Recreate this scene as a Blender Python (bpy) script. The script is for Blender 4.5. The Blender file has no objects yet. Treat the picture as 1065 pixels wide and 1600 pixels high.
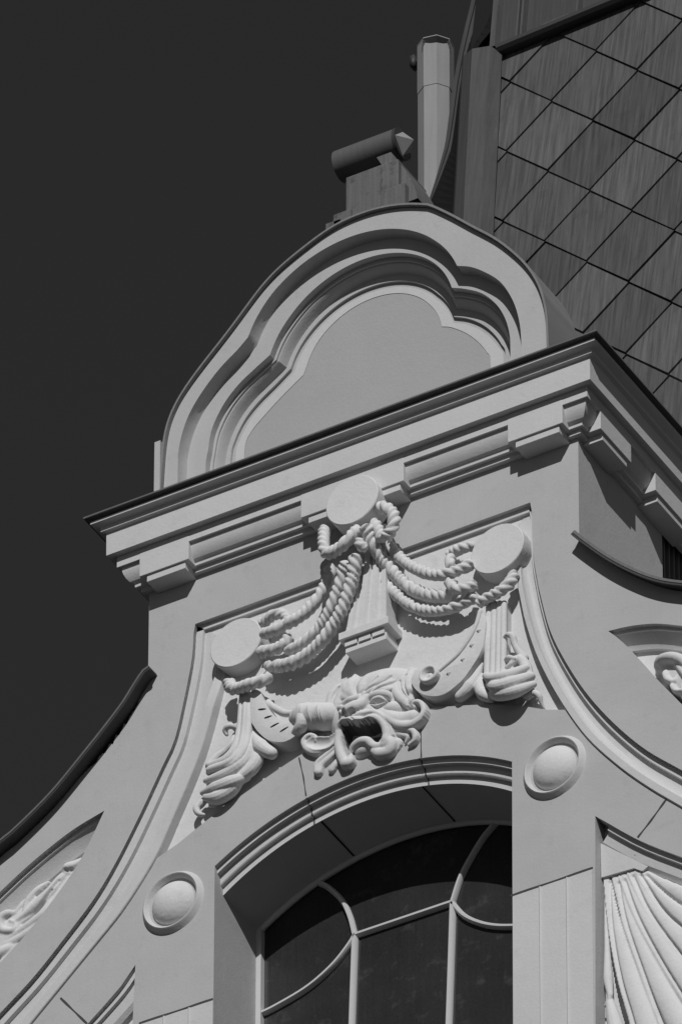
import bpy, bmesh, math, random
import numpy as np
from mathutils import Vector, Matrix, noise
from mathutils.geometry import tessellate_polygon
random.seed(7)
SC = bpy.context.scene
COL = SC.collection

# ------------------------------------------------------------------ camera
YAW, PITCH, ROLL = math.radians(30.1905), math.radians(39.1748), math.radians(0.1538)
SCALE, KINV = 261.687, 0.0115532            # pixels of the photograph per metre at the facade, 1/distance
TGT = Vector((-0.14657, 0.0, 0.41))
FWD = Vector((-math.sin(YAW)*math.cos(PITCH), math.cos(YAW)*math.cos(PITCH), math.sin(PITCH)))
_r0 = Vector((math.cos(YAW), math.sin(YAW), 0)); _u0 = _r0.cross(FWD)
RGT = _r0*math.cos(ROLL) + _u0*math.sin(ROLL)
UPV = -_r0*math.sin(ROLL) + _u0*math.cos(ROLL)
cd = bpy.data.cameras.new('camera'); cam = bpy.data.objects.new('camera', cd); COL.objects.link(cam)
m = Matrix((RGT, UPV, -FWD)).transposed().to_4x4(); m.translation = TGT - FWD/KINV
cam.matrix_world = m
cd.sensor_fit = 'HORIZONTAL'; cd.sensor_width = 36; cd.lens = 36*SCALE/KINV/1065
cd.clip_start = 1; cd.clip_end = 3000
SC.camera = cam
# ------------------------------------------------------------------ light
SUN = Vector((0.47, -1.0, 0.84)).normalized()          # towards the sun
w = bpy.data.worlds.new('World'); SC.world = w; w.use_nodes = True
nt = w.node_tree; nt.nodes.clear()
sky = nt.nodes.new('ShaderNodeTexSky'); sky.sky_type = 'NISHITA'; sky.sun_disc = False
sky.sun_elevation = math.asin(SUN.z); sky.sun_rotation = math.atan2(SUN.x, SUN.y)
sky.air_density = 1.0; sky.dust_density = 0.4; sky.ozone_density = 2.0
sep = nt.nodes.new('ShaderNodeSeparateColor')           # black and white film behind a red filter
bg = nt.nodes.new('ShaderNodeBackground'); bg.inputs['Strength'].default_value = 0.05
wo = nt.nodes.new('ShaderNodeOutputWorld')
nt.links.new(sky.outputs[0], sep.inputs[0]); flt = nt.nodes.new('ShaderNodeMath'); flt.operation = 'MULTIPLY'; flt.inputs[1].default_value = 0.55
nt.links.new(sep.outputs['Red'], flt.inputs[0]); nt.links.new(flt.outputs[0], bg.inputs['Color'])
nt.links.new(bg.outputs[0], wo.inputs[0])
sl = bpy.data.lights.new('sun', 'SUN'); sl.energy = 3.0; sl.angle = math.radians(0.5); sl.color = (1, 1, 1)
so = bpy.data.objects.new('sun', sl); COL.objects.link(so); so.location = SUN*60
so.rotation_euler = SUN.to_track_quat('Z', 'Y').to_euler()
SC.view_settings.view_transform = 'Standard'; SC.view_settings.look = 'None'
SC.view_settings.exposure = 0; SC.view_settings.gamma = 1
SC.cycles.max_bounces = 6; SC.cycles.diffuse_bounces = 3

# ------------------------------------------------------------------ helpers
def U(px, py, Y=0.0, n=None, p0=None):
    """facade point seen at photo pixel, lying on the plane y = Y (or on plane p0, n)"""
    a = (px-532.5)/SCALE; b = (800-py)/SCALE
    o = TGT + RGT*a + UPV*b; d = FWD + (RGT*a + UPV*b)*KINV
    if n is None: return o + d*((Y-o.y)/d.y)
    return o + d*(n.dot(p0-o)/n.dot(d))
def px(txt, Y=0.0, s=1.0, ox=0, oy=0):
    out = []
    for t in txt.split():
        v = t.split(',')
        out.append(U(ox+float(v[0])*s, oy+float(v[1])*s, float(v[2]) if len(v) > 2 else Y))
    return out
def XZ(x, z, y=0.0): return Vector((x, y, z))
def cr(pts, n, closed=False):
    """Catmull-Rom resample through points to n points, even in arc length"""
    P = [Vector(p) for p in pts]
    if len(P) == 2: return [P[0].lerp(P[1], i/(n-1)) for i in range(n)]
    if closed: Q = [P[-1]]+P+[P[0], P[1]]
    else: Q = [P[0]*2-P[1]]+P+[P[-1]*2-P[-2]]
    dense = []
    for i in range(1, len(Q)-2):
        a, b, c, d = Q[i-1:i+3]
        for k in range(16):
            t = k/16
            dense.append(0.5*((2*b)+(c-a)*t+(2*a-5*b+4*c-d)*t*t+(3*b-a-3*c+d)*t**3))
    dense.append(Q[-2])
    L = [0]
    for i in range(1, len(dense)): L.append(L[-1]+(dense[i]-dense[i-1]).length)
    out = []; j = 0; m_ = n if not closed else n+1
    for k in range(m_):
        s = L[-1]*k/(m_-1)
        while j < len(L)-2 and L[j+1] < s: j += 1
        f = (s-L[j])/max(L[j+1]-L[j], 1e-9); out.append(dense[j].lerp(dense[j+1], f))
    return out[:-1] if closed else out
def lin(pts, n):
    P = [Vector(p) for p in pts]; L = [0]
    for i in range(1, len(P)): L.append(L[-1]+(P[i]-P[i-1]).length)
    out = []; j = 0
    for k in range(n):
        s = L[-1]*k/(n-1)
        while j < len(L)-2 and L[j+1] < s: j += 1
        out.append(P[j].lerp(P[j+1], (s-L[j])/max(L[j+1]-L[j], 1e-9)))
    return out
class MB:
    def __init__(s): s.v = []; s.f = []; s.t = []
    def add(s, vs, fs, tone=None):
        o = len(s.v); s.v += [tuple(v) for v in vs]; s.f += [tuple(o+i for i in f) for f in fs]
        s.t += [0.5 if tone is None else tone]*len(fs)
        return s
    def loft(s, rows, close_u=False, close_v=False, cap=False):
        n = len(rows[0]); m_ = len(rows); vs = [p for r in rows for p in r]; fs = []
        for i in range(m_ if close_v else m_-1):
            for j in range(n if close_u else n-1):
                a = i*n+j; b = i*n+(j+1) % n; c = ((i+1) % m_)*n+(j+1) % n; d = ((i+1) % m_)*n+j
                fs.append((a, b, c, d))
        if cap: fs.append(tuple(range(n))[::-1]); fs.append(tuple((m_-1)*n+i for i in range(n)))
        return s.add(vs, fs)
    def box(s, lo, hi, M=None):
        vs = [Vector((x, y, z)) for x in (lo[0], hi[0]) for y in (lo[1], hi[1]) for z in (lo[2], hi[2])]
        if M is not None: vs = [M @ v for v in vs]
        return s.add(vs, [(0,1,3,2),(4,6,7,5),(0,4,5,1),(2,3,7,6),(0,2,6,4),(1,5,7,3)])
    def prism(s, outline, y0, y1, holes=(), back=True):
        """outline and holes are XZ loops; front face at y0, walls back to y1"""
        loops = [[Vector((p[0], 0, p[-1])) for p in L] for L in [outline]+list(holes)]
        flat = [p for L in loops for p in L]; n = len(flat)
        tri = tessellate_polygon([[Vector((p.x, p.z, 0)) for p in L] for L in loops])
        vs = [Vector((p.x, y0, p.z)) for p in flat]+[Vector((p.x, y1, p.z)) for p in flat]
        fs = [tuple(t) for t in tri]
        if back: fs += [tuple(n+i for i in t)[::-1] for t in tri]
        o = 0
        for L in loops:
            k = len(L); fs += [(o+i, o+(i+1) % k, n+o+(i+1) % k, n+o+i) for i in range(k)]; o += k
        return s.add(vs, fs)
    def cyl(s, c, r, y0, y1, n=64, rx=None, bev=0.0):
        rings = []
        prof = [(0, y0), (1-bev/r, y0), (1, y0+bev), (1, y1)] if bev else [(0, y0), (1, y0), (1, y1)]
        for q, y in prof:
            rings.append([Vector((c[0]+r*q*math.cos(2*math.pi*i/n), y, c[1]+r*q*math.sin(2*math.pi*i/n))) for i in range(n)])
        return s.loft(rings, close_u=True)
    def tube(s, path, rad, n=12, squash=None, cap=True):
        """round tube along path; rad is a number or list; squash = (normal axis, factor) flattens it"""
        P = [Vector(p) for p in path]; N = len(P)
        if not hasattr(rad, '__len__'): rad = [rad]*N
        elif len(rad) != N: rad = list(np.interp(np.linspace(0, 1, N), np.linspace(0, 1, len(rad)), rad))
        if cap and N > 2:                                  # rounded ends
            d0 = (P[0]-P[1]).normalized(); d1 = (P[-1]-P[-2]).normalized(); r0, r1 = rad[0], rad[-1]
            A = [(math.sin(a), math.cos(a)) for a in (1.45, 1.1, .7, .35)]
            P = [P[0]+d0*r0*a for a, b in A]+P+[P[-1]+d1*r1*a for a, b in A[::-1]]
            rad = [r0*b for a, b in A]+list(rad)+[r1*b for a, b in A[::-1]]; N = len(P)
        rows = []; nrm = None
        for i in range(N):
            t = (P[min(i+1, N-1)]-P[max(i-1, 0)]).normalized()
            if nrm is None:
                nrm = t.cross(Vector((0, 1, 0)))
                if nrm.length < 1e-3: nrm = t.cross(Vector((1, 0, 0)))
                nrm.normalize()
            nrm = (nrm-t*nrm.dot(t)).normalized(); b = t.cross(nrm)
            row = []
            for k in range(n):
                a = 2*math.pi*k/n; o = (nrm*math.cos(a)+b*math.sin(a))*rad[i]
                if squash: o = o - squash[0]*(o.dot(squash[0])*(1-squash[1]))
                row.append(P[i]+o)
            rows.append(row)
        return s.loft(rows, close_u=True, cap=cap)
    def blob(s, c, r, rot=None, n=16):
        vs = []; M = rot.to_matrix() if rot is not None else Matrix.Identity(3)
        rows = []
        for i in range(1, n):
            t = math.pi*i/n
            rows.append([Vector(c)+M @ Vector((r[0]*math.sin(t)*math.cos(2*math.pi*k/(2*n)), r[1]*math.sin(t)*math.sin(2*math.pi*k/(2*n)), r[2]*math.cos(t))) for k in range(2*n)])
        return s.loft(rows, close_u=True, cap=True)
    def build(s, name, mat, parent=None, smooth=None, remesh=None, bevel=None, noshift=False):
        me = bpy.data.meshes.new(name); me.from_pydata(s.v, [], s.f); me.validate(clean_customdata=False)
        bm = bmesh.new(); bm.from_mesh(me); bmesh.ops.remove_doubles(bm, verts=bm.verts, dist=1e-5)
        bmesh.ops.recalc_face_normals(bm, faces=bm.faces); bm.to_mesh(me); bm.free()
        o = bpy.data.objects.new(name, me); COL.objects.link(o)
        if remesh:
            md = o.modifiers.new('r', 'REMESH'); md.mode = 'VOXEL'; md.voxel_size = remesh
            sm = o.modifiers.new('s', 'SMOOTH'); sm.factor = .5; sm.iterations = 1
            dg = bpy.context.evaluated_depsgraph_get(); ev = o.evaluated_get(dg)
            me2 = bpy.data.meshes.new_from_object(ev); o.modifiers.clear(); o.data = me2
            bpy.data.meshes.remove(me); me2.name = name; me = me2; smooth = 180
        elif bevel:
            md = o.modifiers.new('b', 'BEVEL'); md.width = bevel; md.segments = 2; md.limit_method = 'ANGLE'; md.angle_limit = math.radians(40)
            dg = bpy.context.evaluated_depsgraph_get(); ev = o.evaluated_get(dg)
            me2 = bpy.data.meshes.new_from_object(ev); o.modifiers.clear(); o.data = me2
            bpy.data.meshes.remove(me); me2.name = name; me = me2
        me.materials.clear(); me.materials.append(mat)
        if smooth:
            for p in me.polygons: p.use_smooth = True
            if smooth < 180: me.set_sharp_from_angle(angle=math.radians(smooth))
        if parent is not None: o.parent = parent
        return o
def thing(name, label, cat, group=None, loc=(0,0,0)):
    o = bpy.data.objects.new(name, None); COL.objects.link(o); o.empty_display_size = .2
    o['label'] = label; o['category'] = cat
    if group: o['group'] = group
    return o
def tag(o, label, cat, group=None):
    o['label'] = label; o['category'] = cat
    if group: o['group'] = group
    return o
def struct(o): o['kind'] = 'structure'; return o

# ------------------------------------------------------------------ materials (all grey: a black and white photograph)
def mat(name, g, rough=.9, spot=.06, grain=.05, bump=.15, bscale=60, streak=0.0, spec=.3, metal=0.0, tone=0.0, dirt=0.0):
    M = bpy.data.materials.new(name); M.use_nodes = True; t = M.node_tree; N = t.nodes; L = t.links
    b = N['Principled BSDF']; b.inputs['Roughness'].default_value = rough
    b.inputs['Specular IOR Level'].default_value = spec; b.inputs['Metallic'].default_value = metal
    co = N.new('ShaderNodeTexCoord')
    def nz(scale, det=4, vec=None, rgh=.55):
        n = N.new('ShaderNodeTexNoise'); n.inputs['Scale'].default_value = scale; n.inputs['Detail'].default_value = det
        n.inputs['Roughness'].default_value = rgh
        L.new(vec if vec is not None else co.outputs['Object'], n.inputs['Vector']); return n.outputs['Fac']
    def mth(op, a, c):
        n = N.new('ShaderNodeMath'); n.operation = op
        for i, x in enumerate((a, c)):
            if isinstance(x, (int, float)): n.inputs[i].default_value = x
            else: L.new(x, n.inputs[i])
        return n.outputs[0]
    f = mth('MULTIPLY_ADD', nz(2.3, 6), 2*spot); f.node.inputs[2].default_value = 1-spot
    f2 = mth('MULTIPLY_ADD', nz(55, 5), 2*grain); f2.node.inputs[2].default_value = 1-grain
    v = mth('MULTIPLY', f, f2)
    if dirt:
        d = mth('SUBTRACT', nz(7, 8, rgh=.7), .56); d = mth('MAXIMUM', d, 0.0); d = mth('MULTIPLY', d, 6*dirt); d = mth('SUBTRACT', 1.0, d)
        v = mth('MULTIPLY', v, d)
    if streak:
        mp = N.new('ShaderNodeMapping'); mp.inputs['Scale'].default_value = (42, 0, 1.8); L.new(co.outputs['Object'], mp.inputs['Vector'])
        s = mth('MULTIPLY_ADD', nz(1, 6, mp.outputs[0], .65), 2*streak); s.node.inputs[2].default_value = 1-streak
        v = mth('MULTIPLY', v, s)
        mp2 = N.new('ShaderNodeMapping'); mp2.inputs['Scale'].default_value = (95, 0, 4); L.new(co.outputs['Object'], mp2.inputs['Vector'])
        w1 = mth('SUBTRACT', nz(1, 4, mp2.outputs[0], .7), .62); w1 = mth('MAXIMUM', w1, 0.0); w1 = mth('MULTIPLY', w1, 8*streak)
        v = mth('ADD', v, w1)
    if tone:
        at = N.new('ShaderNodeAttribute'); at.attribute_name = 'tone'
        tt = mth('MULTIPLY_ADD', at.outputs['Fac'], 2*tone); tt.node.inputs[2].default_value = 1-tone
        v = mth('MULTIPLY', v, tt)
    v = mth('MULTIPLY', v, g)
    cc = N.new('ShaderNodeCombineColor')
    for i in range(3): L.new(v, cc.inputs[i])
    L.new(cc.outputs[0], b.inputs['Base Color'])
    if bump:
        bp = N.new('ShaderNodeBump'); bp.inputs['Strength'].default_value = bump; bp.inputs['Distance'].default_value = .006
        h = mth('ADD', nz(bscale, 5), mth('MULTIPLY', nz(9, 3), 1.6))
        L.new(h, bp.inputs['Height']); L.new(bp.outputs[0], b.inputs['Normal'])
    return M
M_WALL = mat('grey_stucco', .44, spot=.11, grain=.045, dirt=.12, bump=.2, streak=.035)
M_PALE = mat('pale_stucco', .55, spot=.08, grain=.05, dirt=.10, bump=.24, streak=.03)
M_ORN = mat('pale_plaster', .63, spot=.08, grain=.08, bump=.32, bscale=45, dirt=.14)
M_PED = mat('pediment_stucco', .45, spot=.10, grain=.045, dirt=.12, bump=.22, streak=.04)
M_PANEL = mat('pediment_panel_stucco', .38, spot=.08, dirt=.06, bump=.25)
M_METAL = mat('dark_sheet_metal', .045, rough=.55, streak=.2, spec=.4, bump=.06)
M_RIM = mat('worn_metal_edge', .16, rough=.6, streak=.3, bump=.1)
M_SHING = mat('weathered_metal_shingle', .084, rough=.55, streak=1.15, tone=.22, dirt=.2, spec=.35, bump=.05)
M_FLASH = mat('weathered_flashing_and_lit_rim', .13, rough=.55, streak=.35, spec=.35, bump=.05)
M_PIPE = mat('grey_zinc', .27, rough=.6, streak=.22, bump=.06)
M_STONE_AND_SHADE = mat('weathered_stone_and_mouth_shade', .13, streak=.6, dirt=.6, bump=.3)  # plinth stone; its dark tone also paints shade inside the lion's mouth
M_GLASS = mat('dusty_dark_glass', .030, rough=.22, spec=.35, spot=.5, grain=.35, bump=0, dirt=-1.2, streak=.25)
M_BAR = mat('painted_window_bar', .55, rough=.5, bump=.05)
M_JOINT = mat('dark_joint', .06)
M_VOID = mat('void_shade_black', .005, rough=.8)  # near-black painted for shaded voids; also the roof backing and soffit joints
M_ROLL = mat('dull_roll_metal', .10, rough=.6, streak=.2, bump=.1)
M_COPE = mat('coping_metal', .21, rough=.6, streak=.35, dirt=.1)
M_HIP = mat('hip_metal', .085, rough=.55, streak=.55, dirt=.1, bump=.05)
M_SEAM = mat('dark_seamed_metal', .06, rough=.55, streak=.5, bump=.05)
M_GROUND = mat('street_paving', .03, bscale=3)

# ------------------------------------------------------------------ ground and the block below the gable
g = MB().add([(-900,-900,-56),(900,-900,-56),(900,900,-56),(-900,900,-56)], [(0,1,2,3)]).build('ground', M_GROUND); struct(g)

GABLE = thing('gable_front', 'tall pale stucco baroque gable front with curved shoulders, heavy cornice and arched window', 'gable')
NH = 1.476                                                  # half width of the neck
# --- copings first: their path bounds the wall
copL = [U(232, 1040, -.09)] + px('221.6,1048 205,1073 189,1098.6 160,1137 134,1169.6 79,1236.6 23.7,1291.9 0,1311.6', -.09)
copL += [XZ(copL[-1].x-.35, copL[-1].z-.17, -.09), XZ(copL[-1].x-1.2, copL[-1].z-.45, -.09)]
copR = px('897.7,828.5 915,842 951,867 988.7,887 1026,901 1065,907.5', -.08)
copR += [XZ(copR[-1].x+.3, copR[-1].z-.14, -.08), XZ(copR[-1].x+1.3, copR[-1].z-.5, -.08)]
def coping(path, yf, yb, th, name='coping'):
    P = cr(path, 60); mb = MB(); rows = []
    for i, p in enumerate(P):
        t = P[min(i+1, len(P)-1)]-P[max(i-1, 0)]; t.y = 0; t.normalize()
        n = Vector((-t.z, 0, t.x));  n = -n if n.z < 0 else n
        a = Vector((p.x, yf, p.z)); b = Vector((p.x, yb, p.z))
        rows.append([a, b, b-n*th, a-n*th+Vector((0,.02,0)), a-n*(th+.012)+Vector((0,.012,0)), a-n*(th+.012)+Vector((0,-.004,0))])
    mb.loft(rows, close_u=True, cap=True)
    o = mb.build(name, M_METAL, GABLE, smooth=35)
    MB().loft([[r[0]+Vector((0,-.003,0)) for r in rows], [r[0].lerp(r[5], .55)+Vector((0,-.004,0)) for r in rows], [r[0].lerp(r[5], .55)+Vector((0,.01,0)) for r in rows], [r[0]+Vector((0,.01,0)) for r in rows]], close_v=True).build('rim', M_FLASH, o)  # lighter strip paints the lit front edge into the metal's colour
    return o, P
_, CL = coping(copL, -.09, 1.3, .022)
_, CR_ = coping(copR, -.08, 1.3, .022)
wl = [XZ(p.x, p.z-.03) for p in CL]; wr = [XZ(p.x, p.z-.03) for p in CR_]
wl = [p for p in wl if p.x < -NH-.005]; wr = [p for p in wr if p.x > NH+.005]
outer_wall = [XZ(-NH, .62)] + [XZ(-NH, wl[0].z+.02)] + wl + [XZ(wl[-1].x, -5.4)]
chip = []
for p in cr(wl, 260):
    if -1.95 < p.x < -1.52:
        f = min(1, (p.x+1.95)/.12, (-1.50-p.x)/.05); q = Vector((p.x, 0, p.z-f*(.02+.06*abs(noise.noise(Vector((p.x*17, p.z*17, 1))))+.016*noise.noise(Vector((p.x*60, p.z*60, 4))))))
        chip.append(q)
    else: chip.append(p)
wl = chip
# --- band curves (outer edge O, inner edge I), both on the wall face
OL = px('305,975 302.5,988 299.5,1030 286,1100 272,1157.8 252,1201 221,1268 181.4,1347 146,1406 98.6,1469 51.3,1528.5 0,1583.7')
OR = px('828,785 830.4,800 831.9,860 838.7,905 843.9,930 859,985.4 883.8,1035 916.8,1084.5 958.1,1129.9 1007.6,1171 1065,1204')
IL = px('352,992 350,1030 343,1075 321.4,1157.8 299.7,1217 276,1272 248.5,1335 220.9,1382.6 189.3,1430 157.8,1469.4 122.3,1512.8 51.3,1600')
IR = px('800,815 803,870 806.5,905 813.7,940 821.9,977 842.5,1035 875.6,1096.8 916.8,1154.6 966.4,1200 1015.9,1235 1065,1264')
def ext(C, n=3):                                           # carry a curve on past the picture edge
    d = (C[-1]-C[-2]).normalized(); return C+[C[-1]+d*.6, C[-1]+d*1.4, C[-1]+d*2.4]
OL, OR, IL, IR = [cr(ext(c), 70) for c in (OL, OR, IL, IR)]
zb = -5.4
nicheL = cr(px('163,1267 118,1294 79,1323.4 39.4,1357 0,1394'), 12) + [U(-60, 1452)] + px('-60,1560') + cr(px('-2,1507 48,1452 92,1394 128,1340 163,1267'), 12)[:-1]
nicheR = cr(px('949.8,986.2 982.8,978.5 1024,974.5 1065,978'), 12) + px('1120,990 1120,1140') + cr(px('1065,1101 1020,1055 988,1019 966,998 949.8,986.2'), 12)[:-1]
ow = [XZ(-NH, .62)] + [XZ(-NH, wl[0].z+.02)] + wl + [XZ(wl[-1].x, zb)] + [XZ(OL[-1].x, zb)] + OL[::-1] + OR + [XZ(OR[-1].x, zb), XZ(wr[-1].x, zb)] + wr[::-1] + [XZ(NH, wr[0].z+.02), XZ(NH, .62)]
MB().prism(ow, 0, .35, [nicheL, nicheR]).build('wall', M_WALL, GABLE)
# neck block behind (its right cheek shows)
MB().box((-NH+.01, .351, -1.6), (NH, 1.02, .62)).build('neck_cheek', M_WALL, GABLE)
# --- moulded band along both sides
BP = [(0,-.0),(.0,.03),(.20,.03),(.215,.056),(.30,.060),(.50,.060),(.62,.050),(.70,.028),(.725,.020),(.735,-.014),(.955,-.014),(.975,-.010),(.99,.0),(1.0,.06)]
for O, I in ((OL, IL), (OR, IR)):
    rows = [[XZ(o.x+(i.x-o.x)*s, o.z+(i.z-o.z)*s, y if s < .21 else .050+(y-.050)*max(0,min(1,(-.12-o.z)/.45))) for o, i in zip(O, I)] for s, y in BP]
    MB().loft(rows).build('band_moulding', M_PALE, GABLE, smooth=25)
# --- sunk field with its upper fillet
ft = [XZ(-1.1505, -.045), XZ(1.148, -.045)]
MB().prism([XZ(-1.17,-.044,0), XZ(1.17,-.044), XZ(1.17,-.085), XZ(-1.17,-.085)], .030, .07).build('upper_fillet', M_PALE, GABLE)

# grey side fields beside the pendants
sfR = [U(792,935,.045), U(808,985,.045), U(812,1010,.045), U(838,1060,.045), U(856,1110,.045)] + [XZ(p.x,p.z) for p in cr(IR,140)[44:0:-1] if True and p.z > -1.75]
# --- inner wall round the window
WXL, WXR = -1.0, 1.012
blk = px('280,1317 293.4,1305.8 340.7,1268.6 391.4,1233 425,1209 465.6,1182 500,1163 524,1156 536,1178 560,1184 582,1178 600,1150 622,1124 667.3,1108 710,1103.5 764,1101 813.8,1103.5 852,1109')
blk = cr(blk, 40)
ia = cr(px('337.8,1351.4 393,1305 476,1246.5 564,1210 657,1185.5 735,1180.6 800.6,1188.5'), 48)   # outer edge of arch moulding
def arc_fit(P, y, x0, x1, n=48):
    A = np.array([[2*p.x, 2*p.z, 1] for p in P]); b = np.array([p.x**2+p.z**2 for p in P]); c = np.linalg.lstsq(A, b, rcond=None)[0]
    R = math.sqrt(c[2]+c[0]**2+c[1]**2); out = []
    a0 = math.acos((x0-c[0])/R); a1 = math.acos((x1-c[0])/R)
    for k in range(n): a = a0+(a1-a0)*k/(n-1); out.append(XZ(c[0]+R*math.cos(a), c[1]+R*math.sin(a), y))
    print('arc', c[:2], R, max(abs(math.hypot(p.x-c[0], p.z-c[1])-R) for p in P))
    return out
ia = arc_fit(ia, 0, WXL, WXR)
def lerps(O, I, f): return [o.lerp(i, f) for o, i in zip(O, I)]
fl_, fr_ = [[o.lerp(i, .93) for o, i in zip(O, I) if o.lerp(i, .93).z > lim-.05] for O, I, lim in ((OL, IL, blk[0].z), (OR, IR, blk[-1].z))]
fld = [XZ(-1.17,-.043)]+fl_[1:]+[XZ(p.x, p.z-.05) for p in blk[1:-1]]+fr_[::-1][:-1]+[XZ(1.17,-.043)]
mouth = [XZ(p.x, p.z) for p in cr(px('365,520 420,505 480,505 575,490 620,500 640,540 640,580 590,600 510,590 450,620 425,680 405,700 375,650', -.08, .2066, 460, 1030), 30, closed=True)]
MB().prism(fld, .0525, .1, [mouth]).build('sunk_field', M_ORN, GABLE)
def below(C, z): return [p for p in C if p.z < z]
il = below(IL, blk[0].z); ir = below(IR, blk[-1].z)
lnL = px('211.5,1508 180,1553 150,1590 60,1700'); lnLr = px('206.5,1640')
nl = [U(207,1600), U(211.5,1508)] + cr(px('211.5,1508 195,1532 180,1553 137,1600 60,1690 -80,1850'), 12)[1:]
nl = nl + [XZ(nl[-1].x, zb+.1), XZ(nl[0].x-.012, zb+.1)]
nr = [U(929.5,1275.5)] + cr(px('929.5,1275.5 953.8,1289 985.4,1307 1020,1323 1065,1340 1120,1362 1220,1400'), 14)[1:]
nr = nr + [XZ(nr[-1].x, zb+.1), XZ(nr[0].x-.025, zb+.1)]
iw = blk + ir + [XZ(ir[-1].x, zb)] + [XZ(WXR-.01, zb), XZ(WXR, ia[-1].z)] + ia[::-1][1:-1] + [XZ(WXL, ia[0].z), XZ(WXL, zb), XZ(il[-1].x, zb)] + il[::-1]
MB().prism(iw, 0, .125, [nl, nr]).build('window_surround', M_WALL, GABLE)
# --- arch moulding and soffit
ib = cr(px('350.3,1395.4 417.7,1339 496.8,1283 564,1255 661.8,1228 735,1226 799.5,1234.3', .098), 48)
ib = arc_fit(ib, .098, WXL, WXR)
AP = [(0,.0),(.005,.029),(.23,.030),(.235,.064),(.42,.066),(.58,.068),(.635,.074),(.64,.098),(1.0,.098)]
rows = [[XZ(a.x+(b.x-a.x)*s, a.z+(b.z-a.z)*s, y) for a, b in zip(ia, ib)] for s, y in AP]
MB().loft(rows).build('arch_moulding', M_PALE, GABLE, smooth=25)
for xj in (478, 658):
    j = min(range(48), key=lambda k: abs(ia[k].x-U(xj, 1244 if xj < 500 else 1184).x))
    MB().loft([[r[j]+Vector((-.005,-.003,.0)) for r in rows], [r[j]+Vector((.005,-.003,.0)) for r in rows]]).build('moulding_joint', M_JOINT, GABLE)
MB().loft([[XZ(p.x,p.z,.098) for p in ib], [XZ(p.x,p.z,.64) for p in ib]]).build('arch_soffit', M_WALL, GABLE, smooth=40)
# jambs
MB().box((WXL-.25, .1255, zb), (WXL, .62, ib[0].z+.03)).build('jamb', M_WALL, GABLE)
MB().box((WXR, .1255, zb), (WXR+.25, .62, ib[-1].z+.03)).build('jamb', M_WALL, GABLE)
# --- window
YG = .515
ic = [XZ(p.x, p.z, YG) for p in ib]
pane_loop = [XZ(WXL-.02, zb)] + [XZ(p.x*1.0, p.z+.02) for p in ib] + [XZ(WXR+.02, zb)]
fr = MB()
fr.tube([XZ(p.x, p.z-.006, YG-.01) for p in ib], .022, 8)
fr.box((WXL-.0, YG-.03, zb), (WXL+.033, YG+.02, ib[0].z+.03))
fr.box((WXR-.033, YG-.03, zb), (WXR, YG+.02, ib[-1].z+.03))
WIN = fr.build('window', M_BAR, GABLE, smooth=60)
MB().prism(pane_loop, YG+.012, YG+.03).build('pane', M_GLASS, WIN)
def bar(t, wdt=.034):
    P = px(t, YG, .4883, 320, 1100); P = cr(P, 24) if len(P) > 2 else lin(P, 2)
    rows = []
    for i, p in enumerate(P):
        d = P[min(i+1, len(P)-1)]-P[max(i-1, 0)]; d.y = 0; d.normalize(); n = Vector((-d.z, 0, d.x))*wdt/2
        f = Vector((0, -.022, 0))
        rows.append([p-n, p-n*.75+f*.6, p-n*.4+f, p+n*.4+f, p+n*.75+f*.6, p+n, p+n+Vector((0,.01,0)), p-n+Vector((0,.01,0))])
    return MB().loft(rows, close_u=True, cap=True).build('glazing_bar', M_BAR, WIN, smooth=30)
bar('350,570 375,577 400,592 440,632 465,685 480,743')
bar('480,745 462,775 410,840 330,910 230,970 168,1000')
bar('480,743 790,638', .036)
bar('480,743 470,1024 455,1500', .042); bar('793,638 780,1024 763,1500', .042)
bar('792,638 820,555 860,480 895,425 938,375'); bar('792,640 830,680 880,703 930,713 985,714 1050,709 1110,700')
# --- joints cut in the plaster
def joint(t, Y=0.0, wd=.012, name='joint'):
    P = px(t, Y); P = lin(P, max(2, 5*len(P))); mb = MB(); rows = []
    for i, p in enumerate(P):
        d = P[min(i+1, len(P)-1)]-P[max(i-1, 0)]; d.y = 0; d.normalize(); n = Vector((-d.z, 0, d.x))*wd/2*(1+.3*math.sin(7.3*i))
        rows.append([p-n+Vector((0,Y-.0025,0)), p+n+Vector((0,Y-.0025,0)), p+n+Vector((0,Y+.002,0)), p-n+Vector((0,Y+.002,0))])
    return mb.loft(rows, close_u=True, cap=True).build(name, M_JOINT, GABLE)
joint('797,1400.6 925.7,1356.5', 0, .013); joint('217.2,1600 332.8,1561.7', 0, .013)
joint('1040.6,1249.5 1015,1285 996,1309', 0, .012); joint('94.7,1560 136,1600', 0, .011)
joint('656,1112 657,1140 658,1184', 0, .007); joint('467,1184 474,1215 478,1244', 0, .007)
joint('939.5,1371.5 989,1357.5', .118, .014); joint('996,1309 993,1320 988,1333', .03, .011); joint('988,1333 991,1345 990,1357', .10, .010)
for xj, yj in ((497, 1283), (664, 1228)):
    x_j = U(xj, yj, .098).x; k = min(range(1, 47), key=lambda q: abs(ib[q].x-x_j)); a = ib[k-1].lerp(ib[k], .6); b = ib[k].lerp(ib[k+1], -.0); t_ = (ib[k+1]-ib[k-1]).normalized()*.006; t_.y = 0
    c_ = Vector((ib[k].x, 0, ib[k].z-.004))
    MB().add([c_-t_+Vector((0,.1,0)), c_+t_+Vector((0,.1,0)), c_+t_+Vector((0,YG,0)), c_-t_+Vector((0,YG,0))], [(0,1,2,3)]).build('soffit_joint', M_VOID, GABLE)
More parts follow.
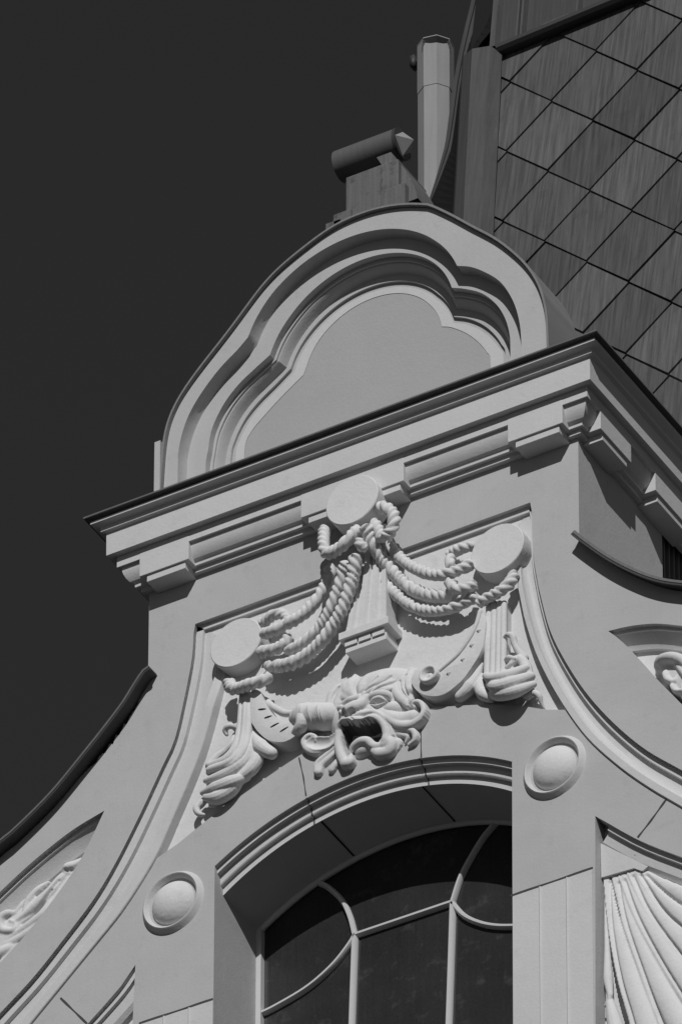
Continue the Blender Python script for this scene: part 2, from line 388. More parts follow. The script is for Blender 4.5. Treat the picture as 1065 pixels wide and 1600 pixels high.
# --- pilasters below the joints (flat strips with shallow flutes)
def pilaster(x0, x1, ztop0, ztop1):
    n = 3; mb = MB(); w_ = (x1-x0)
    cuts = [0, .31, .34, .66, .69, 1]
    ys = [-.004, -.004, -.012, -.012, -.004, -.004]
    pts = [(0,-.005),(.33,-.005),(.345,-.014),(.36,-.005),(.67,-.005),(.685,-.014),(.70,-.005),(1,-.005)]
    top = [XZ(x0+w_*a, ztop0+(ztop1-ztop0)*a-.012, y) for a, y in pts]; bot = [XZ(x0+w_*a, zb, y) for a, y in pts]
    mb.loft([top, bot]); mb.loft([[Vector((x0,.002,ztop0-.012)),*top,Vector((x1,.002,ztop1-.012))][:1]*2+[Vector((x1,.002,ztop1-.012))]*0+[top[0]]] if 0 else [top,[Vector((p.x,.002,p.z)) for p in top]])
    mb.loft([[top[-1],Vector((x1,.12,top[-1].z))],[bot[-1],Vector((x1,.12,zb))]])
    return mb.build('pilaster', M_PALE, GABLE)
a, b = U(797.2,1400.6), U(925.7,1356.5); pilaster(WXR+.001, b.x-.003, a.z, b.z)
a, b = U(217.2,1600), U(332.8,1561.7); pilaster(-1.51, WXL-.001, a.z, b.z)
# --- lower niches: pale back, moulding under the curved upper edge
def lip_moulding(path, prof, name='niche_moulding', m=M_PALE):
    P = cr(path, 30); rows = []
    for t, y in prof:
        r = []
        for i, p in enumerate(P):
            d = P[min(i+1, 29)]-P[max(i-1, 0)]; d.y = 0; d.normalize(); n = Vector((-d.z, 0, d.x)); n = n if n.z < 0 else -n
            r.append(Vector((p.x+n.x*t, y, p.z+n.z*t)))
        rows.append(r)
    return MB().loft(rows).build(name, m, GABLE, smooth=25)
LIP = [(0,.0),(0,.022),(.035,.024),(.037,.05),(.06,.056),(.10,.075),(.125,.098),(.13,.112),(.16,.112),(.162,.13)]
LIP = [(0,.0),(0,.025),(.03,.027),(.032,.05),(.10,.062),(.125,.085),(.128,.104),(.135,.122)]
lip_moulding([p for p in nr[1:15]], LIP); lip_moulding([p for p in nl[1:13]], LIP)
MB().prism([XZ(-4,-2.75),XZ(-1.4,-2.4),XZ(-1.4,zb),XZ(-4,zb)], .118, .3).build('niche_back', M_ORN, GABLE)
MB().prism([XZ(WXR+.4,-2.2),XZ(4,-2.9),XZ(4,zb),XZ(WXR+.4,zb)], .118, .3).build('niche_back', M_ORN, GABLE)
# --- side niches in the shoulders
LIP2 = [(0,.0),(0,.03),(.02,.032),(.022,.045),(.075,.085),(.11,.10),(.112,.13),(.12,.13)]
lip_moulding(nicheL[:13], LIP2); lip_moulding(nicheR[:13], LIP2)
for nn in (nicheL, nicheR):
    cx = sum(p.x for p in nn)/len(nn); cz = sum(p.z for p in nn)/len(nn)
    MB().prism([XZ(cx+(p.x-cx)*1.02, cz+(p.z-cz)*1.02) for p in nn], .128, .3).build('niche_back', M_ORN, GABLE)
# --- oval bosses
def boss(c, ho, hi):
    C = U(*c); n = 72
    prof = [(1.10,.001),(1.06,-.006),(1.0,-.028),(.95,-.036),(.90,-.030),(.82,.012),(.78,.018),(.745,.014)]
    rows = [[Vector((C.x+ho[0]*q*math.cos(2*math.pi*i/n), y, C.z+ho[1]*q*math.sin(2*math.pi*i/n))) for i in range(n)] for q, y in prof]
    r = MB().loft(rows, close_u=True).build('oval_boss', M_PALE, GABLE, smooth=60)
    dome = []
    for k in range(13):
        a = math.pi/2*k/12; q = math.cos(a)*.755; y = .014-.085*math.sin(a)
        if k == 12: q = .004
        dome.append([Vector((C.x+ho[0]*q*math.cos(2*math.pi*i/n), y, C.z+ho[1]*q*math.sin(2*math.pi*i/n))) for i in range(n)])
    MB().loft(dome, close_u=True).build('dome', M_ORN, r, smooth=80)
boss((270.5,1411.5), (.192,.205), 0); boss((866,1200), (.192,.205), 0)

# ------------------------------------------------------------------ cornice
def ring(prof, yb=1.5, xl=NH):
    return [[Vector((-(xl+e), yb, z)), Vector((-(xl+e), -e, z)), Vector((xl+e, -e, z)), Vector((xl+e, yb, z))] for e, z in prof]
CP = [(.05,.795),(.262,.793),(.262,.774),(.232,.766),(.217,.757),(.216,.731),(.200,.727),(.191,.722),(.190,.556),(.143,.556),(.143,.478),
      (.122,.478),(.121,.462),(.115,.435),(.102,.405),(.085,.382),(.064,.370),(.062,.347),(.036,.347),(.034,.317),(.0,.317)]
COR = MB().loft(ring(CP)).build('cornice', M_PALE, GABLE, smooth=22)
MB().loft(ring([(-1.0,.92),(.10,.862),(.291,.822),(.291,.806),(.275,.803),(.264,.797),(.05,.797)], 1.52)).build('drip_edge', M_METAL, COR)
MB().loft(ring([(.287,.8225),(.2935,.8215),(.2935,.810),(.287,.810)], 1.51)).build('drip_rim_lit', M_FLASH, COR)  # thin pale strip, the sunlit drip edge put into the colour
def block(x0, x1, ax='x'):
    mb = MB()
    def bx(u0, u1, e, z0, z1):
        if ax == 'x': mb.box((u0, -e, z0), (u1, .0, z1))
        else: mb.box((NH, u0, z0), (NH+e, u1, z1))
    bx(x0, x1, .1445, .342, .556); bx(x0+.045, x1-.03, .131, .292, .344)
    return mb.build('cornice_block', M_PALE, COR, bevel=.003)
block(-1.46, -1.118); block(-.34, .366); block(1.079, 1.45)
YX = Vector((1,0,0)); XR = Vector((NH+.1445,0,0))
y0 = U(937.9,668.6,n=YX,p0=XR).y; y1 = U(986,719.4,n=YX,p0=XR).y; y2 = U(1023.5,763,n=YX,p0=XR).y
print('return blocks', y0, y1, y2)
block(y0, y1, 'y'); block(y2, y2+.5, 'y')

# ------------------------------------------------------------------ pediment (free-standing curved screen above the cornice)
PED = thing('curved_pediment', 'curved trefoil pediment with dark metal coping standing above the cornice', 'pediment')
PO, PB, PC = .04, .13, .275
def down(L, d=.35): return L+[Vector((L[-1].x, L[-1].y, L[-1].z-d))]
def tre(l, t, r, Y):
    Lp = px(l, Y); Tp = px(t, Y); Rp = px(r, Y)
    Lp = [Vector((Lp[0].x, Y, Lp[0].z-.4))]+Lp; Rp = Rp+[Vector((Rp[-1].x, Y, Rp[-1].z-.4))]
    A = np.array([[2*p.x, 2*p.z, 1] for p in Tp]); b = np.array([p.x**2+p.z**2 for p in Tp]); c = np.linalg.lstsq(A, b, rcond=None)[0]
    R = math.sqrt(c[2]+c[0]**2+c[1]**2); f0 = [math.atan2(p.z-c[1], p.x-c[0]) for p in (Tp[0], Tp[-1])]; q0 = [math.hypot(p.x-c[0], p.z-c[1])-R for p in (Tp[0], Tp[-1])]
    if f0[0] < -1: f0[0] += 2*math.pi
    Tp = [XZ(c[0]+(R+q0[0]*max(0,1-6*k/30)+q0[1]*max(0,1-6*(30-k)/30))*math.cos(f0[0]+(f0[1]-f0[0])*k/30), c[1]+(R+q0[0]*max(0,1-6*k/30)+q0[1]*max(0,1-6*(30-k)/30))*math.sin(f0[0]+(f0[1]-f0[0])*k/30), Y) for k in range(31)]
    j0 = (Lp[-1]+Tp[0])/2; Lp[-1] = j0; Tp[0] = j0; j1 = (Tp[-1]+Rp[0])/2; Tp[-1] = j1; Rp[0] = j1
    return cr(Lp, 40)[:-1]+cr(Tp, 60)[:-1]+cr(Rp, 40)
A_ = tre('289.6,743 290.8,715.5 298.4,682.5 311,652 331.4,619 356.8,586 382,559.6 397.3,544.4',
  '401,534 416.8,494.5 443,463 477,431.5 514,402.5 553.5,384 593,373.6 628,369.9 656,373.8 684.5,387 707,404 721,421 725.4,428',
  '725.4,428 746.5,429.6 769,438 791.6,452 808.5,474.7 819.7,502.8 825.4,542', PB)
B_ = tre('321,730.7 325,702.8 331,669.9 349,631.8 372,601 394.8,578.6 421.4,554.5',
  '422,553.7 430,534 443,510.3 466.7,478.8 498.3,447.2 532.4,421 566.6,405 610,394.6 628,393 656,397 681.7,412.7 697,429.6 704,446.5 705.6,449.3',
  '705.6,449.3 724,450.7 752,457.7 774.6,474.7 788.7,497 795.8,522.5 797,550.7', PB)
C_ = tre('368,713 374.5,687.6 392,654.6 412.5,629.3 437.9,604 459.4,582.4',
  '461.4,576 472,552.4 487.7,526 514,497 545.6,473.5 579.8,455 610,447.2 628,446.5 653.5,453.5 673,466 687,480 698.6,494.4 708.4,504',
  '708.4,504 729.6,507 752,517 769,531 780,545 786,557.7', PC)
D_ = tre('382,702.8 392,675 412.5,649.6 440.4,619 470.8,591',
  '477,580 485,552.4 501,526 530,497 561.4,476 610,457.7 622.5,455.8 650.7,463.4 670.4,477.5 681.7,494.4 690,510',
  '690,510 704,511 726.8,519.7 746.5,533.8 760.6,550.7 766,564.8', PC)
sil = px('250,731 253,692.7 258,662 273,627 298.4,588.7 326,553 354,517.7 382.6,478.8 411.5,439.3 440.4,410.4 477.2,381.5 508.8,356.5 540.3,339.4 574.5,326.3 600,319.7 628,315.8 656,315.5 676,319.7 712.7,336.6 740.8,353.5 769,366 797,387 819.7,407 836.6,429.6 848,455 854.5,485 856,515', PO-.03)
sil = [Vector((sil[0].x-.02, sil[0].y, sil[0].z-.45))]+sil+[Vector((sil[-1].x+.003, sil[-1].y, sil[-1].z-.35))]
S_ = cr(sil, 140)
kink = min(range(140), key=lambda i: (S_[i]-U(676,319.7,PO-.03)).length)
for _ in range(14):
    S_ = [p if i in (0, 139) or i < 12 or abs(i-kink) < 2 else S_[i-1]*.25+p*.5+S_[i+1]*.25 for i, p in enumerate(S_)]
def inset(P, t):
    out = []
    for i, p in enumerate(P):
        d = P[min(i+1, len(P)-1)]-P[max(i-1, 0)]; d.y = 0; d.normalize(); n = Vector((d.z, 0, -d.x)); out.append(Vector((p.x+n.x*t, p.y, p.z+n.z*t)))
    return out
S1 = inset(S_, .016)
def mix(a, b, s, y): return [XZ(p.x+(q.x-p.x)*s, p.z+(q.z-p.z)*s, y) for p, q in zip(a, b)]
body = MB(); N_ = len(A_); S1r = lin(S1, N_)
body.loft([[XZ(p.x,p.z,.38) for p in S1r], [XZ(p.x,p.z,PO) for p in S1r], [XZ(p.x,p.z,PO) for p in A_]])
A2 = inset(A_, .012)
body.loft([[XZ(p.x,p.z,PO) for p in A_], [XZ(p.x,p.z,PO+.03) for p in A_], [XZ(p.x,p.z,PB-.02) for p in mix(A_,A2,.4,0)], [XZ(p.x,p.z,PB) for p in A2], [XZ(p.x,p.z,PB) for p in B_]])
body.build('moulded_frame', M_PED, PED, smooth=30)
FP = [(0,PB),(.01,PB+.048),(.17,PB+.048),(.18,PB+.062),(.25,PB+.062),(.30,PB+.070),(.36,PB+.084),(.42,PB+.102),(.48,PB+.122),(.50,PB+.126),(.80,PB+.126),(.81,PC),(1,PC)]
MB().loft([mix(B_, C_, s, y) for s, y in FP]).build('inner_moulding', M_PED, PED, smooth=24)
MB().loft([mix(C_, D_, s, PC) for s in (0, 1)]).build('panel_border', M_PALE, PED)
MB().prism([XZ(p.x,p.z) for p in C_], PC+.003, .38).build('panel', M_PANEL, PED)
cop = MB(); So = S_; Si = inset(S_, .014)
cop.loft([[XZ(p.x,p.z,PO-.03) for p in So], [XZ(p.x,p.z,.40) for p in So], [XZ(p.x,p.z,.40) for p in Si], [XZ(p.x,p.z,PO+.01) for p in Si], [XZ(p.x,p.z,PO-.03) for p in Si]], close_v=True)
cop.build('coping', M_COPE, PED, smooth=40)
b0 = U(243,763,PO)
MB().box((b0.x+.010, PO-.036, .7), (b0.x+.05, .3, U(252,694,PO).z-.0)).build('base_strip', M_PED, PED)

# ------------------------------------------------------------------ steep tower roof behind, with diamond metal shingles
ROOF = thing('tower_roof', 'steep dark tower roof of diamond shaped metal shingles rising behind the gable', 'roof')
RA = math.radians(81); RN = Vector((0, math.sin(RA), -math.cos(RA)))       # inward normal
RO = Vector((0, 1.6, .8)); RS = Vector((0, math.cos(RA), math.sin(RA)))
def UR(x, y, off=0.0): return U(x, y, n=RN, p0=RO-RN*off)                    # off = metres in front of the roof face
def RP(x, sv, off=0.0): return RO+Vector((x,0,0))+RS*sv-RN*off
def RC(x, y): p = UR(480+x*.5493, y*.5493); return (p.x, (p-RO).dot(RS))
V0 = RC(697, 290); VA = RC(815, 345); VB = RC(570, 433); VA = (VA[0]-V0[0], VA[1]-V0[1]); VB = (VB[0]-V0[0], VB[1]-V0[1]); print('lattice', VA, VB)
mb = MB(); rnd = random.Random(3)
for i in range(-24, 34):
    for j in range(-24, 34):
        x = V0[0]+VA[0]*i+VB[0]*j; y = V0[1]+VA[1]*i+VB[1]*j
        if not (-2.2 < x < 4.2 and -1.5 < y < 9): continue
        g_ = .003                                                       # seam
        jx = rnd.uniform(-.006, .006); jy = rnd.uniform(-.006, .006); lift = .016+rnd.uniform(0, .008)
        pt = (x+jx, y+jy-.0); pr = (x+VA[0]-.002+jx*.5, y+VA[1]); pl = (x+VB[0]+.003, y+VB[1]+jy*.5); pb = (x+VA[0]+VB[0], y+VA[1]+VB[1]+g_)
        t0, r0, l0, b0 = RP(*pt, .002), RP(*pr, .014), RP(*pl, .014), RP(*pb, lift+.006)
        c0 = RP((pt[0]+pb[0])/2+.0, (pt[1]+pb[1])/2, lift*.62+rnd.uniform(-.002, .004))
        rb, lb, bb = RP(*pr, -.012), RP(*pl, -.012), RP(*pb, -.012)
        tone = rnd.random()
        mb.add([t0, r0, b0, l0, c0], [(0,1,4),(1,2,4),(2,3,4),(3,0,4)], tone)
        mb.add([l0, b0, r0, rb, bb, lb], [(0,1,4,5),(1,2,3,4)], tone)
def cut_build(mb, name, m, parent, planes):
    me = bpy.data.meshes.new(name); me.from_pydata(mb.v, [], mb.f)
    at = me.attributes.new('tone', 'FLOAT', 'FACE'); at.data.foreach_set('value', mb.t)
    bm = bmesh.new(); bm.from_mesh(me)
    for co, no in planes: bmesh.ops.bisect_plane(bm, geom=bm.verts[:]+bm.edges[:]+bm.faces[:], plane_co=co, plane_no=no, clear_outer=True)
    bm.normal_update(); bm.to_mesh(me); bm.free(); me.materials.append(m)
    o = bpy.data.objects.new(name, me); COL.objects.link(o); o.parent = parent; return o
h0, h1 = UR(786, 80), UR(766, 400); hn = (h1-h0).cross(RN).normalized()
if hn.x > 0: hn = -hn
e0, e1 = UR(775, 72), UR(930, 8); en = (e1-e0).cross(RN).normalized()
if en.z < 0: en = -en
cut_build(mb, 'shingle_face', M_SHING, ROOF, [(h0, hn), (e0, en), (Vector((4, 0, 0)), Vector((1, 0, 0))), (Vector((0, 0, -.6)), Vector((0, 0, -1)))])
# backing so that no sky shows through the seams
bk = MB(); q = [UR(770, 60, -.02), UR(1400, -200, -.02), RP(4, -1.3, -.02), UR(752, 470, -.02)]
bk.add(q+[p+RN*.3 for p in q], [(0,1,2,3),(7,6,5,4),(0,1,5,4),(1,2,6,5),(2,3,7,6),(3,0,4,7)]).build('backing', M_VOID, ROOF)
# hip roll: faceted sheet metal column down the corner
rows = []
for (xa, ya), (xb, yb_) , o in [((722,88),(699,470),.00), ((724,86.5),(701,470),.06), ((737,75.5),(717,470),.13), ((765,71),(744,470),.13), ((784,82),(765,470),.05), ((786,84),(768,470),-.03)]:
    a = UR(xa, ya, o); b = UR(xb, yb_, o); rows.append([a.lerp(b, k/12) for k in range(13)])
hip = MB().loft(rows); hip.add([r[0] for r in rows], [tuple(range(6))]); hip.build('hip_roll', M_HIP, ROOF)
# skirt edge curving outward left of the hip, its side painted black as shade
YS = 3.0
def pxr(t, off): return [UR(*map(float, q.split(',')), off) for q in t.split()]
le = cr(pxr('757,-60 745,0 734,45 725,85 717,130 710,180 703,222 696,245 684,280 671,314 655,350', -.22), 40)
ri = cr(pxr('790,-60 788,0 772,40 745,75 728,120 720,165 716,205 714,240 712,280 710,314 706,350', -.03), 40)
mb = MB(); mb.loft([le, ri, [p+Vector((0,.012,0)) for p in ri], [p+Vector((0,.012,0)) for p in le]], close_v=True); mb.build('skirt_side_shade', M_VOID, ROOF)
for (o0, o1), m_ in (((-9, -3), M_FLASH), ((-1, 5), M_FLASH)):
    def sh(d): return cr(pxr(' '.join('%g,%g' % (float(a.split(',')[0])+d*min(1, max(.05, (350-float(a.split(',')[1]))/150)), float(a.split(',')[1])) for a in '757,-60 745,0 734,45 725,85 717,130 710,180 703,222 696,245 684,280 671,314 655,350'.split()), -.18), 30)
    a_, b_ = sh(o0), sh(o1)
    MB().loft([a_, b_, [p+Vector((0,.02,0)) for p in b_], [p+Vector((0,.02,0)) for p in a_]], close_v=True, close_u=False).build('skirt_edge', M_SEAM, ROOF)
# upper storey: gutter edge and standing seam wall
ga, gb = UR(774, 74, .10), UR(1500, -228, .10); gd = (gb-ga).normalized()
mb = MB(); rows = []
for p in (ga, gb):
    rows.append([p+Vector((0,-.0,.03)), p+Vector((0,0,0)), p+Vector((0,.02,-.02)), p+Vector((0,.5,-.02)), p+Vector((0,.5,.03))])
mb.loft(rows, close_u=True, cap=True).build('eave', M_METAL, ROOF)
mb = MB(); base = [UR(768,72,.06), UR(782,69,.06), UR(815,54,.06), UR(870,30,.06), UR(1100,-66,.06)]
fl = [0, .05, .0, .05, 0]
top = [p+Vector((0, .1, 2.2)) for p in base]
seams = []
dirb = (base[-1]-base[0]).normalized()
mb.loft([[base[0]+Vector((0,.05,0)), base[-1]+dirb*2+Vector((0,.05,0))], [base[0]+Vector((0,.35,2.4)), base[-1]+dirb*2+Vector((0,.35,2.4))]]); mb.build('seamed_wall', M_SEAM, ROOF)
for q in (.0, .115, .135, .40, .66, .92):
    p = base[0].lerp(base[-1], q); rw = .03 if q in (0, .92) else .012
    mb = MB(); mb.loft([[p+Vector((-rw,.05,0)), p+Vector((-rw*.6,-.0,0)), p+Vector((rw*.6,-.0,0)), p+Vector((rw,.05,0))], [p+Vector((-rw,.35,2.4)), p+Vector((-rw*.6,.30,2.4)), p+Vector((rw*.6,.30,2.4)), p+Vector((rw,.35,2.4))]]).build('standing_seam', M_HIP, ROOF)
mb = MB(); v = pxr('735,76 772,73 772,-40 748,-40', -.1); mb.add(v+[p+Vector((0,.1,0)) for p in v], [(0,1,2,3),(4,5,6,7),(0,1,5,4),(1,2,6,5),(2,3,7,6),(3,0,4,7)]).build('shadow_slab', M_VOID, ROOF)  # solid black slab painted as the shadow beside the upper wall
# ribbed metal cheek at the right edge
mb = MB(); x_ = NH-.05
pts = []
for k in range(9):
    y = 1.02+k*.06; pts += [(x_, y), (x_+.025, y+.006), (x_+.025, y+.02), (x_, y+.026)]
mb.loft([[Vector((a, b, -1.3)) for a, b in pts], [Vector((a, b, .7)) for a, b in pts]]).build('ribbed_cheek', M_FLASH, GABLE)

# ------------------------------------------------------------------ zinc pipe
PIPE = thing('flue_pipe', 'pale octagonal zinc flue pipe with hooded top standing left of the shingled roof', 'pipe')
YP = 3.2
pc = U(680.5, 200, YP); pt = U(680.5, 76, YP).z; pb_ = U(680.5, 420, YP).z; pr_ = .117
def oct_(r, z, ph=22.5+11): return [Vector((pc.x+r*math.cos(math.radians(45*k+ph)), pc.y+r*math.sin(math.radians(45*k+ph)), z)) for k in range(8)]
zs = pt-.36
MB().loft([oct_(pr_*.97, pb_), oct_(pr_*.985, zs)], close_u=True).build('shaft', M_PIPE, PIPE)
MB().loft([oct_(pr_*1.0, zs-.03), oct_(pr_*1.012, zs-.03), oct_(pr_*1.012, pt+.015)], close_u=True).build('upper_shaft', M_PIPE, PIPE)
MB().loft([oct_(pr_*1.0, pt+.012), oct_(pr_*1.03, pt+.014), oct_(pr_*1.02, pt+.022), oct_(pr_*.5, pt+.05), oct_(.01, pt+.055)], close_u=True, cap=True).build('hood', M_PIPE, PIPE)
def fac(k, f, z):                                                         # point on facet k of the pipe
    o = oct_(pr_*1.012+.002, z); return o[k % 8].lerp(o[(k+1) % 8], f)
front = [k for k in range(8) if ((oct_(1,0)[k]+oct_(1,0)[(k+1) % 8])/2-Vector((pc.x,pc.y,0))).dot(Vector((.5,-.86,0))) > .80]
k0_ = min(front, key=lambda k: (oct_(1,0)[k]+oct_(1,0)[(k+1) % 8]).x)
mb = MB(); bot = [fac(k0_, .0, pt-.02), fac(k0_, .5, pt-.038), fac(k0_, .999, pt-.044), fac(k0_+1, .5, pt-.036), fac(k0_+1, .95, pt-.016)]; print('front', front, k0_)
topp = [Vector((p.x, p.y, pt+.0125)) for p in bot]
mb.loft([bot, topp]); mb.build('vent_slot_shade', M_VOID, PIPE)  # black patch over the facets, painted as the unlit slot opening
for kk, f0, f1 in ((k0_, .0, -.25), (k0_, .12, -.12), (k0_+1, .95, 1.2), (k0_+1, .85, 1.05)):
    f_ = lambda f, z: fac(k0_-1, 1+f, z) if f < 0 else (fac(k0_+2, f-1, z) if f > 1 and kk == k0_+1 else fac(kk, f, z))
    a, b = f_(f0, pt-.012), f_(f1, pt-.085); MB().tube([a, (a+b)/2, b], [.005, .003, .001], 6).build('fold_crease', M_JOINT, PIPE)
mb = MB(); k0 = U(646, 98, YP); mb.box((k0.x-.012, k0.y-.03, k0.z-.045), (k0.x+.02, k0.y+.03, k0.z+.045)); mb.tube([k0, Vector((pc.x, pc.y, k0.z))], .012, 6); mb.build('bracket', M_METAL, PIPE, smooth=180)

# ------------------------------------------------------------------ rolled ridge end with stone plinth on top of the pediment
FIN = thing('roof_finial', 'dark horizontal metal roll on weathered stone plinth at the crown of the pediment', 'finial')
YF = .22
ra = U(531, 261, YF); rb = U(624, 226, YF); rr = .105
ra = Vector((ra.x, YF, (ra.z+rb.z)/2)); rb = Vector((rb.x, YF, ra.z))
mb = MB(); n = 40
def ringx(x, r, n=40): return [Vector((x, YF+r*math.cos(2*math.pi*k/n), ra.z+r*math.sin(2*math.pi*k/n))) for k in range(n)]
mb.loft([ringx(ra.x, rr), ringx(ra.x+.012, rr), ringx(rb.x, rr*1.0)], close_u=True, cap=True).build('roll', M_ROLL, FIN, smooth=40)
mb = MB(); mb.loft([ringx(rb.x+.001, rr*1.02), ringx(rb.x+.022, rr*1.02)], close_u=True, cap=True).build('end_collar', M_METAL, FIN, smooth=40)
mb = MB(); c4 = [Vector((rb.x+.02, YF+.098*math.cos(a), ra.z+.098*math.sin(a))) for a in (math.pi/2, math.pi, 1.5*math.pi, 0)]
ap = Vector((rb.x+.10, YF+.0, ra.z-.0)); ap2 = Vector((rb.x+.15, YF+.05, ra.z+.03))
mb.add(c4+[ap], [(0,1,4),(1,2,4),(2,3,4),(3,0,4)]).build('pointed_end', M_PIPE, FIN)
def blockpx(name, x0, y0, x1, y1, yf, yb, zlow, m):
    a = U(x0, y0, yf); b = U(x1, y1, yf); z = max(a.z, b.z)
    return MB().box((a.x, yf, zlow), (b.x, yb, z)).build(name, m, FIN, bevel=.006)
zl = U(590, 322, .1).z-.11
blockpx('plinth', 540, 282, 607, 252, .10, .42, zl, M_STONE_AND_SHADE)
blockpx('plinth_pier', 594, 258, 622, 248, .075, .42, zl, M_STONE_AND_SHADE)
blockpx('plinth_step', 520, 346, 548, 325, .08, .40, U(545,325,.05).z-.12, M_STONE_AND_SHADE)
blockpx('plinth_step', 508, 357, 533, 340, .08, .38, U(530,340,.055).z-.12, M_STONE_AND_SHADE)
blockpx('plinth_step', 597, 297, 632, 286, .06, .40, zl-.02, M_STONE_AND_SHADE)
sc_ = cr(px('622,250 630,262 640,272 650,288 657,300 664,322', .2), 20)
mb = MB(); mb.loft([[p+Vector((-.10,-.09,0)) for p in sc_], [p+Vector((0,-.09,0)) for p in sc_], [p+Vector((0,.2,0)) for p in sc_], [p+Vector((-.10,.2,0)) for p in sc_]], close_v=True, cap=False); mb.build('curved_flashing', M_STONE_AND_SHADE, FIN, smooth=40)

# ------------------------------------------------------------------ applied plaster ornament
YFD = .0525                                                        # the sunk field
def disc(c, r, yf, yb, label):
    C = U(*c, yf); mb = MB().cyl((C.x, C.z), r, yf, yb, 72, bev=.005)
    o = mb.build('disc', M_ORN, None, smooth=35)
    return tag(o, label, 'disc', 'plain discs holding the rope swags')
disc((549.3,781), .179, -.20, -.05, 'round pale disc on the middle cornice block above the rope swags')
disc((367.7,1004), .176, -.055, .06, 'pale disc at the left end of the rope swags, upper left of the sunk panel')
disc((776.3,857), .179, -.055, .06, 'pale disc at the right end of the rope swags, upper right of the sunk panel')
def rope(parent, txt, S, r=.034, Y=-.05, hand=1, pitch=.135, name='rope_strand'):
    P = px(txt, Y, *S); L = sum((P[i+1]-P[i]).length for i in range(len(P)-1)); N = max(12, int(L/.0075)); P = cr(P, N)
    rows = []; nrm = None; n = 24; sl_ = 0
    q0 = random.uniform(0, 50); r = r*.95
    for i in range(N):
        t = (P[min(i+1, N-1)]-P[max(i-1, 0)]).normalized()
        if nrm is None: nrm = t.cross(Vector((0,1,0))).normalized()
        nrm = (nrm-t*nrm.dot(t)).normalized(); b = t.cross(nrm)
        if i: sl_ += (P[i]-P[i-1]).length
        e = min(1, (min(i, N-1-i)+.6)/2.5); row = []
        for k in range(n):
            a = 2*math.pi*k/n; ph = 1.5*(a-hand*2*math.pi*(sl_+.035*noise.noise(Vector((sl_*9, q0, 0))))/pitch)
            rr_ = r*e*(1+.14*noise.noise(Vector((sl_*14, q0, 3))))*(.76+.42*abs(math.cos(ph))**.8)
            row.append(P[i]+(nrm*math.cos(a)+b*math.sin(a))*rr_)
        rows.append(row)
    return MB().loft(rows, close_u=True, cap=True).build(name, M_ORN, parent, smooth=70)
SW = thing('rope_swag', 'twisted plaster rope swag hanging from the middle disc to the right disc', 'rope swag', 'twisted rope swags')
Z5 = (.2441, 560, 780)
rope(SW, '185,285,-.03 255,365,-.06 330,425,-.07 430,472,-.08 520,487,-.09 620,462,-.09 735,405,-.05', Z5, .034)
rope(SW, '40,160,-.20 90,290,-.14 160,395,-.08 240,490,-.045 330,567,-.03 450,617,-.025 590,622,-.025', Z5, .038)
rope(SW, '105,460,-.03 200,570,-.04 300,662,-.035 400,708,-.035 520,716,-.035 640,682,-.04 765,620,-.03', Z5, .032)
rope(SW, '575,520,-.07 612,570,-.09 680,575,-.09 755,535,-.06', Z5, .034)
rope(SW, '575,368,.03 612,338,-.01 665,314,-.035 745,298,-.03', Z5, .032); rope(SW, '594,372,-.05 584,402,-.085 600,445,-.09', Z5, .030)
rope(SW, '1000,470,-.02 965,540,-.05 900,592,-.07 830,630,-.07 755,672,-.06', Z5, .034)
rope(SW, '120,65,-.12 175,55,-.17 225,110,-.18 215,190,-.18 160,255,-.17', Z5, .036)
rope(SW, '95,150,-.14 130,200,-.16 150,270,-.16', Z5, .034)
SW = thing('rope_swag', 'twisted plaster rope swag hanging from the middle disc to the left disc', 'rope swag', 'twisted rope swags')
Z4 = (.1784, 390, 840); Z4b = (.2254, 440, 720)
rope(SW, '705,250,-.03 690,350,-.05 640,460,-.06 575,560,-.07 490,655,-.08 400,718,-.09 310,765,-.09 220,815,-.09 110,850,-.06', Z4, .036, hand=-1)
rope(SW, '350,740,-.07 300,680,-.06 220,675,-.05 150,720,-.03 90,770,-.02', Z4, .034, hand=-1)
rope(SW, '845,200,-.17 815,330,-.14 765,480,-.12 700,640,-.1 620,780,-.08 520,885,-.07 420,960,-.06 310,995,-.05', Z4, .036, hand=-1)
rope(SW, '925,140,-.18 912,300,-.15 868,470,-.13 800,650,-.11 720,790,-.09 620,920,-.08 490,1040,-.06 330,1115,-.05 150,1135,-.02', Z4, .040, hand=-1)
rope(SW, '335,865,-.07 300,935,-.08 210,985,-.08 80,1010,-.06', Z4, .035, hand=-1)
rope(SW, '515,840,-.03 545,900,-.06 610,905,-.07 720,870,-.09 850,830,-.09 965,770,-.06', (.1502, 280, 940), .036, hand=-1)
rope(SW, '297,470,-.13 290,570,-.18 310,640,-.19 370,625,-.2 440,570,-.21 500,505,-.2 525,480,-.17', Z4b, .036, hand=-1)
rope(SW, '525,540,-.2 550,590,-.19 600,610,-.16', Z4b, .030, hand=-1)
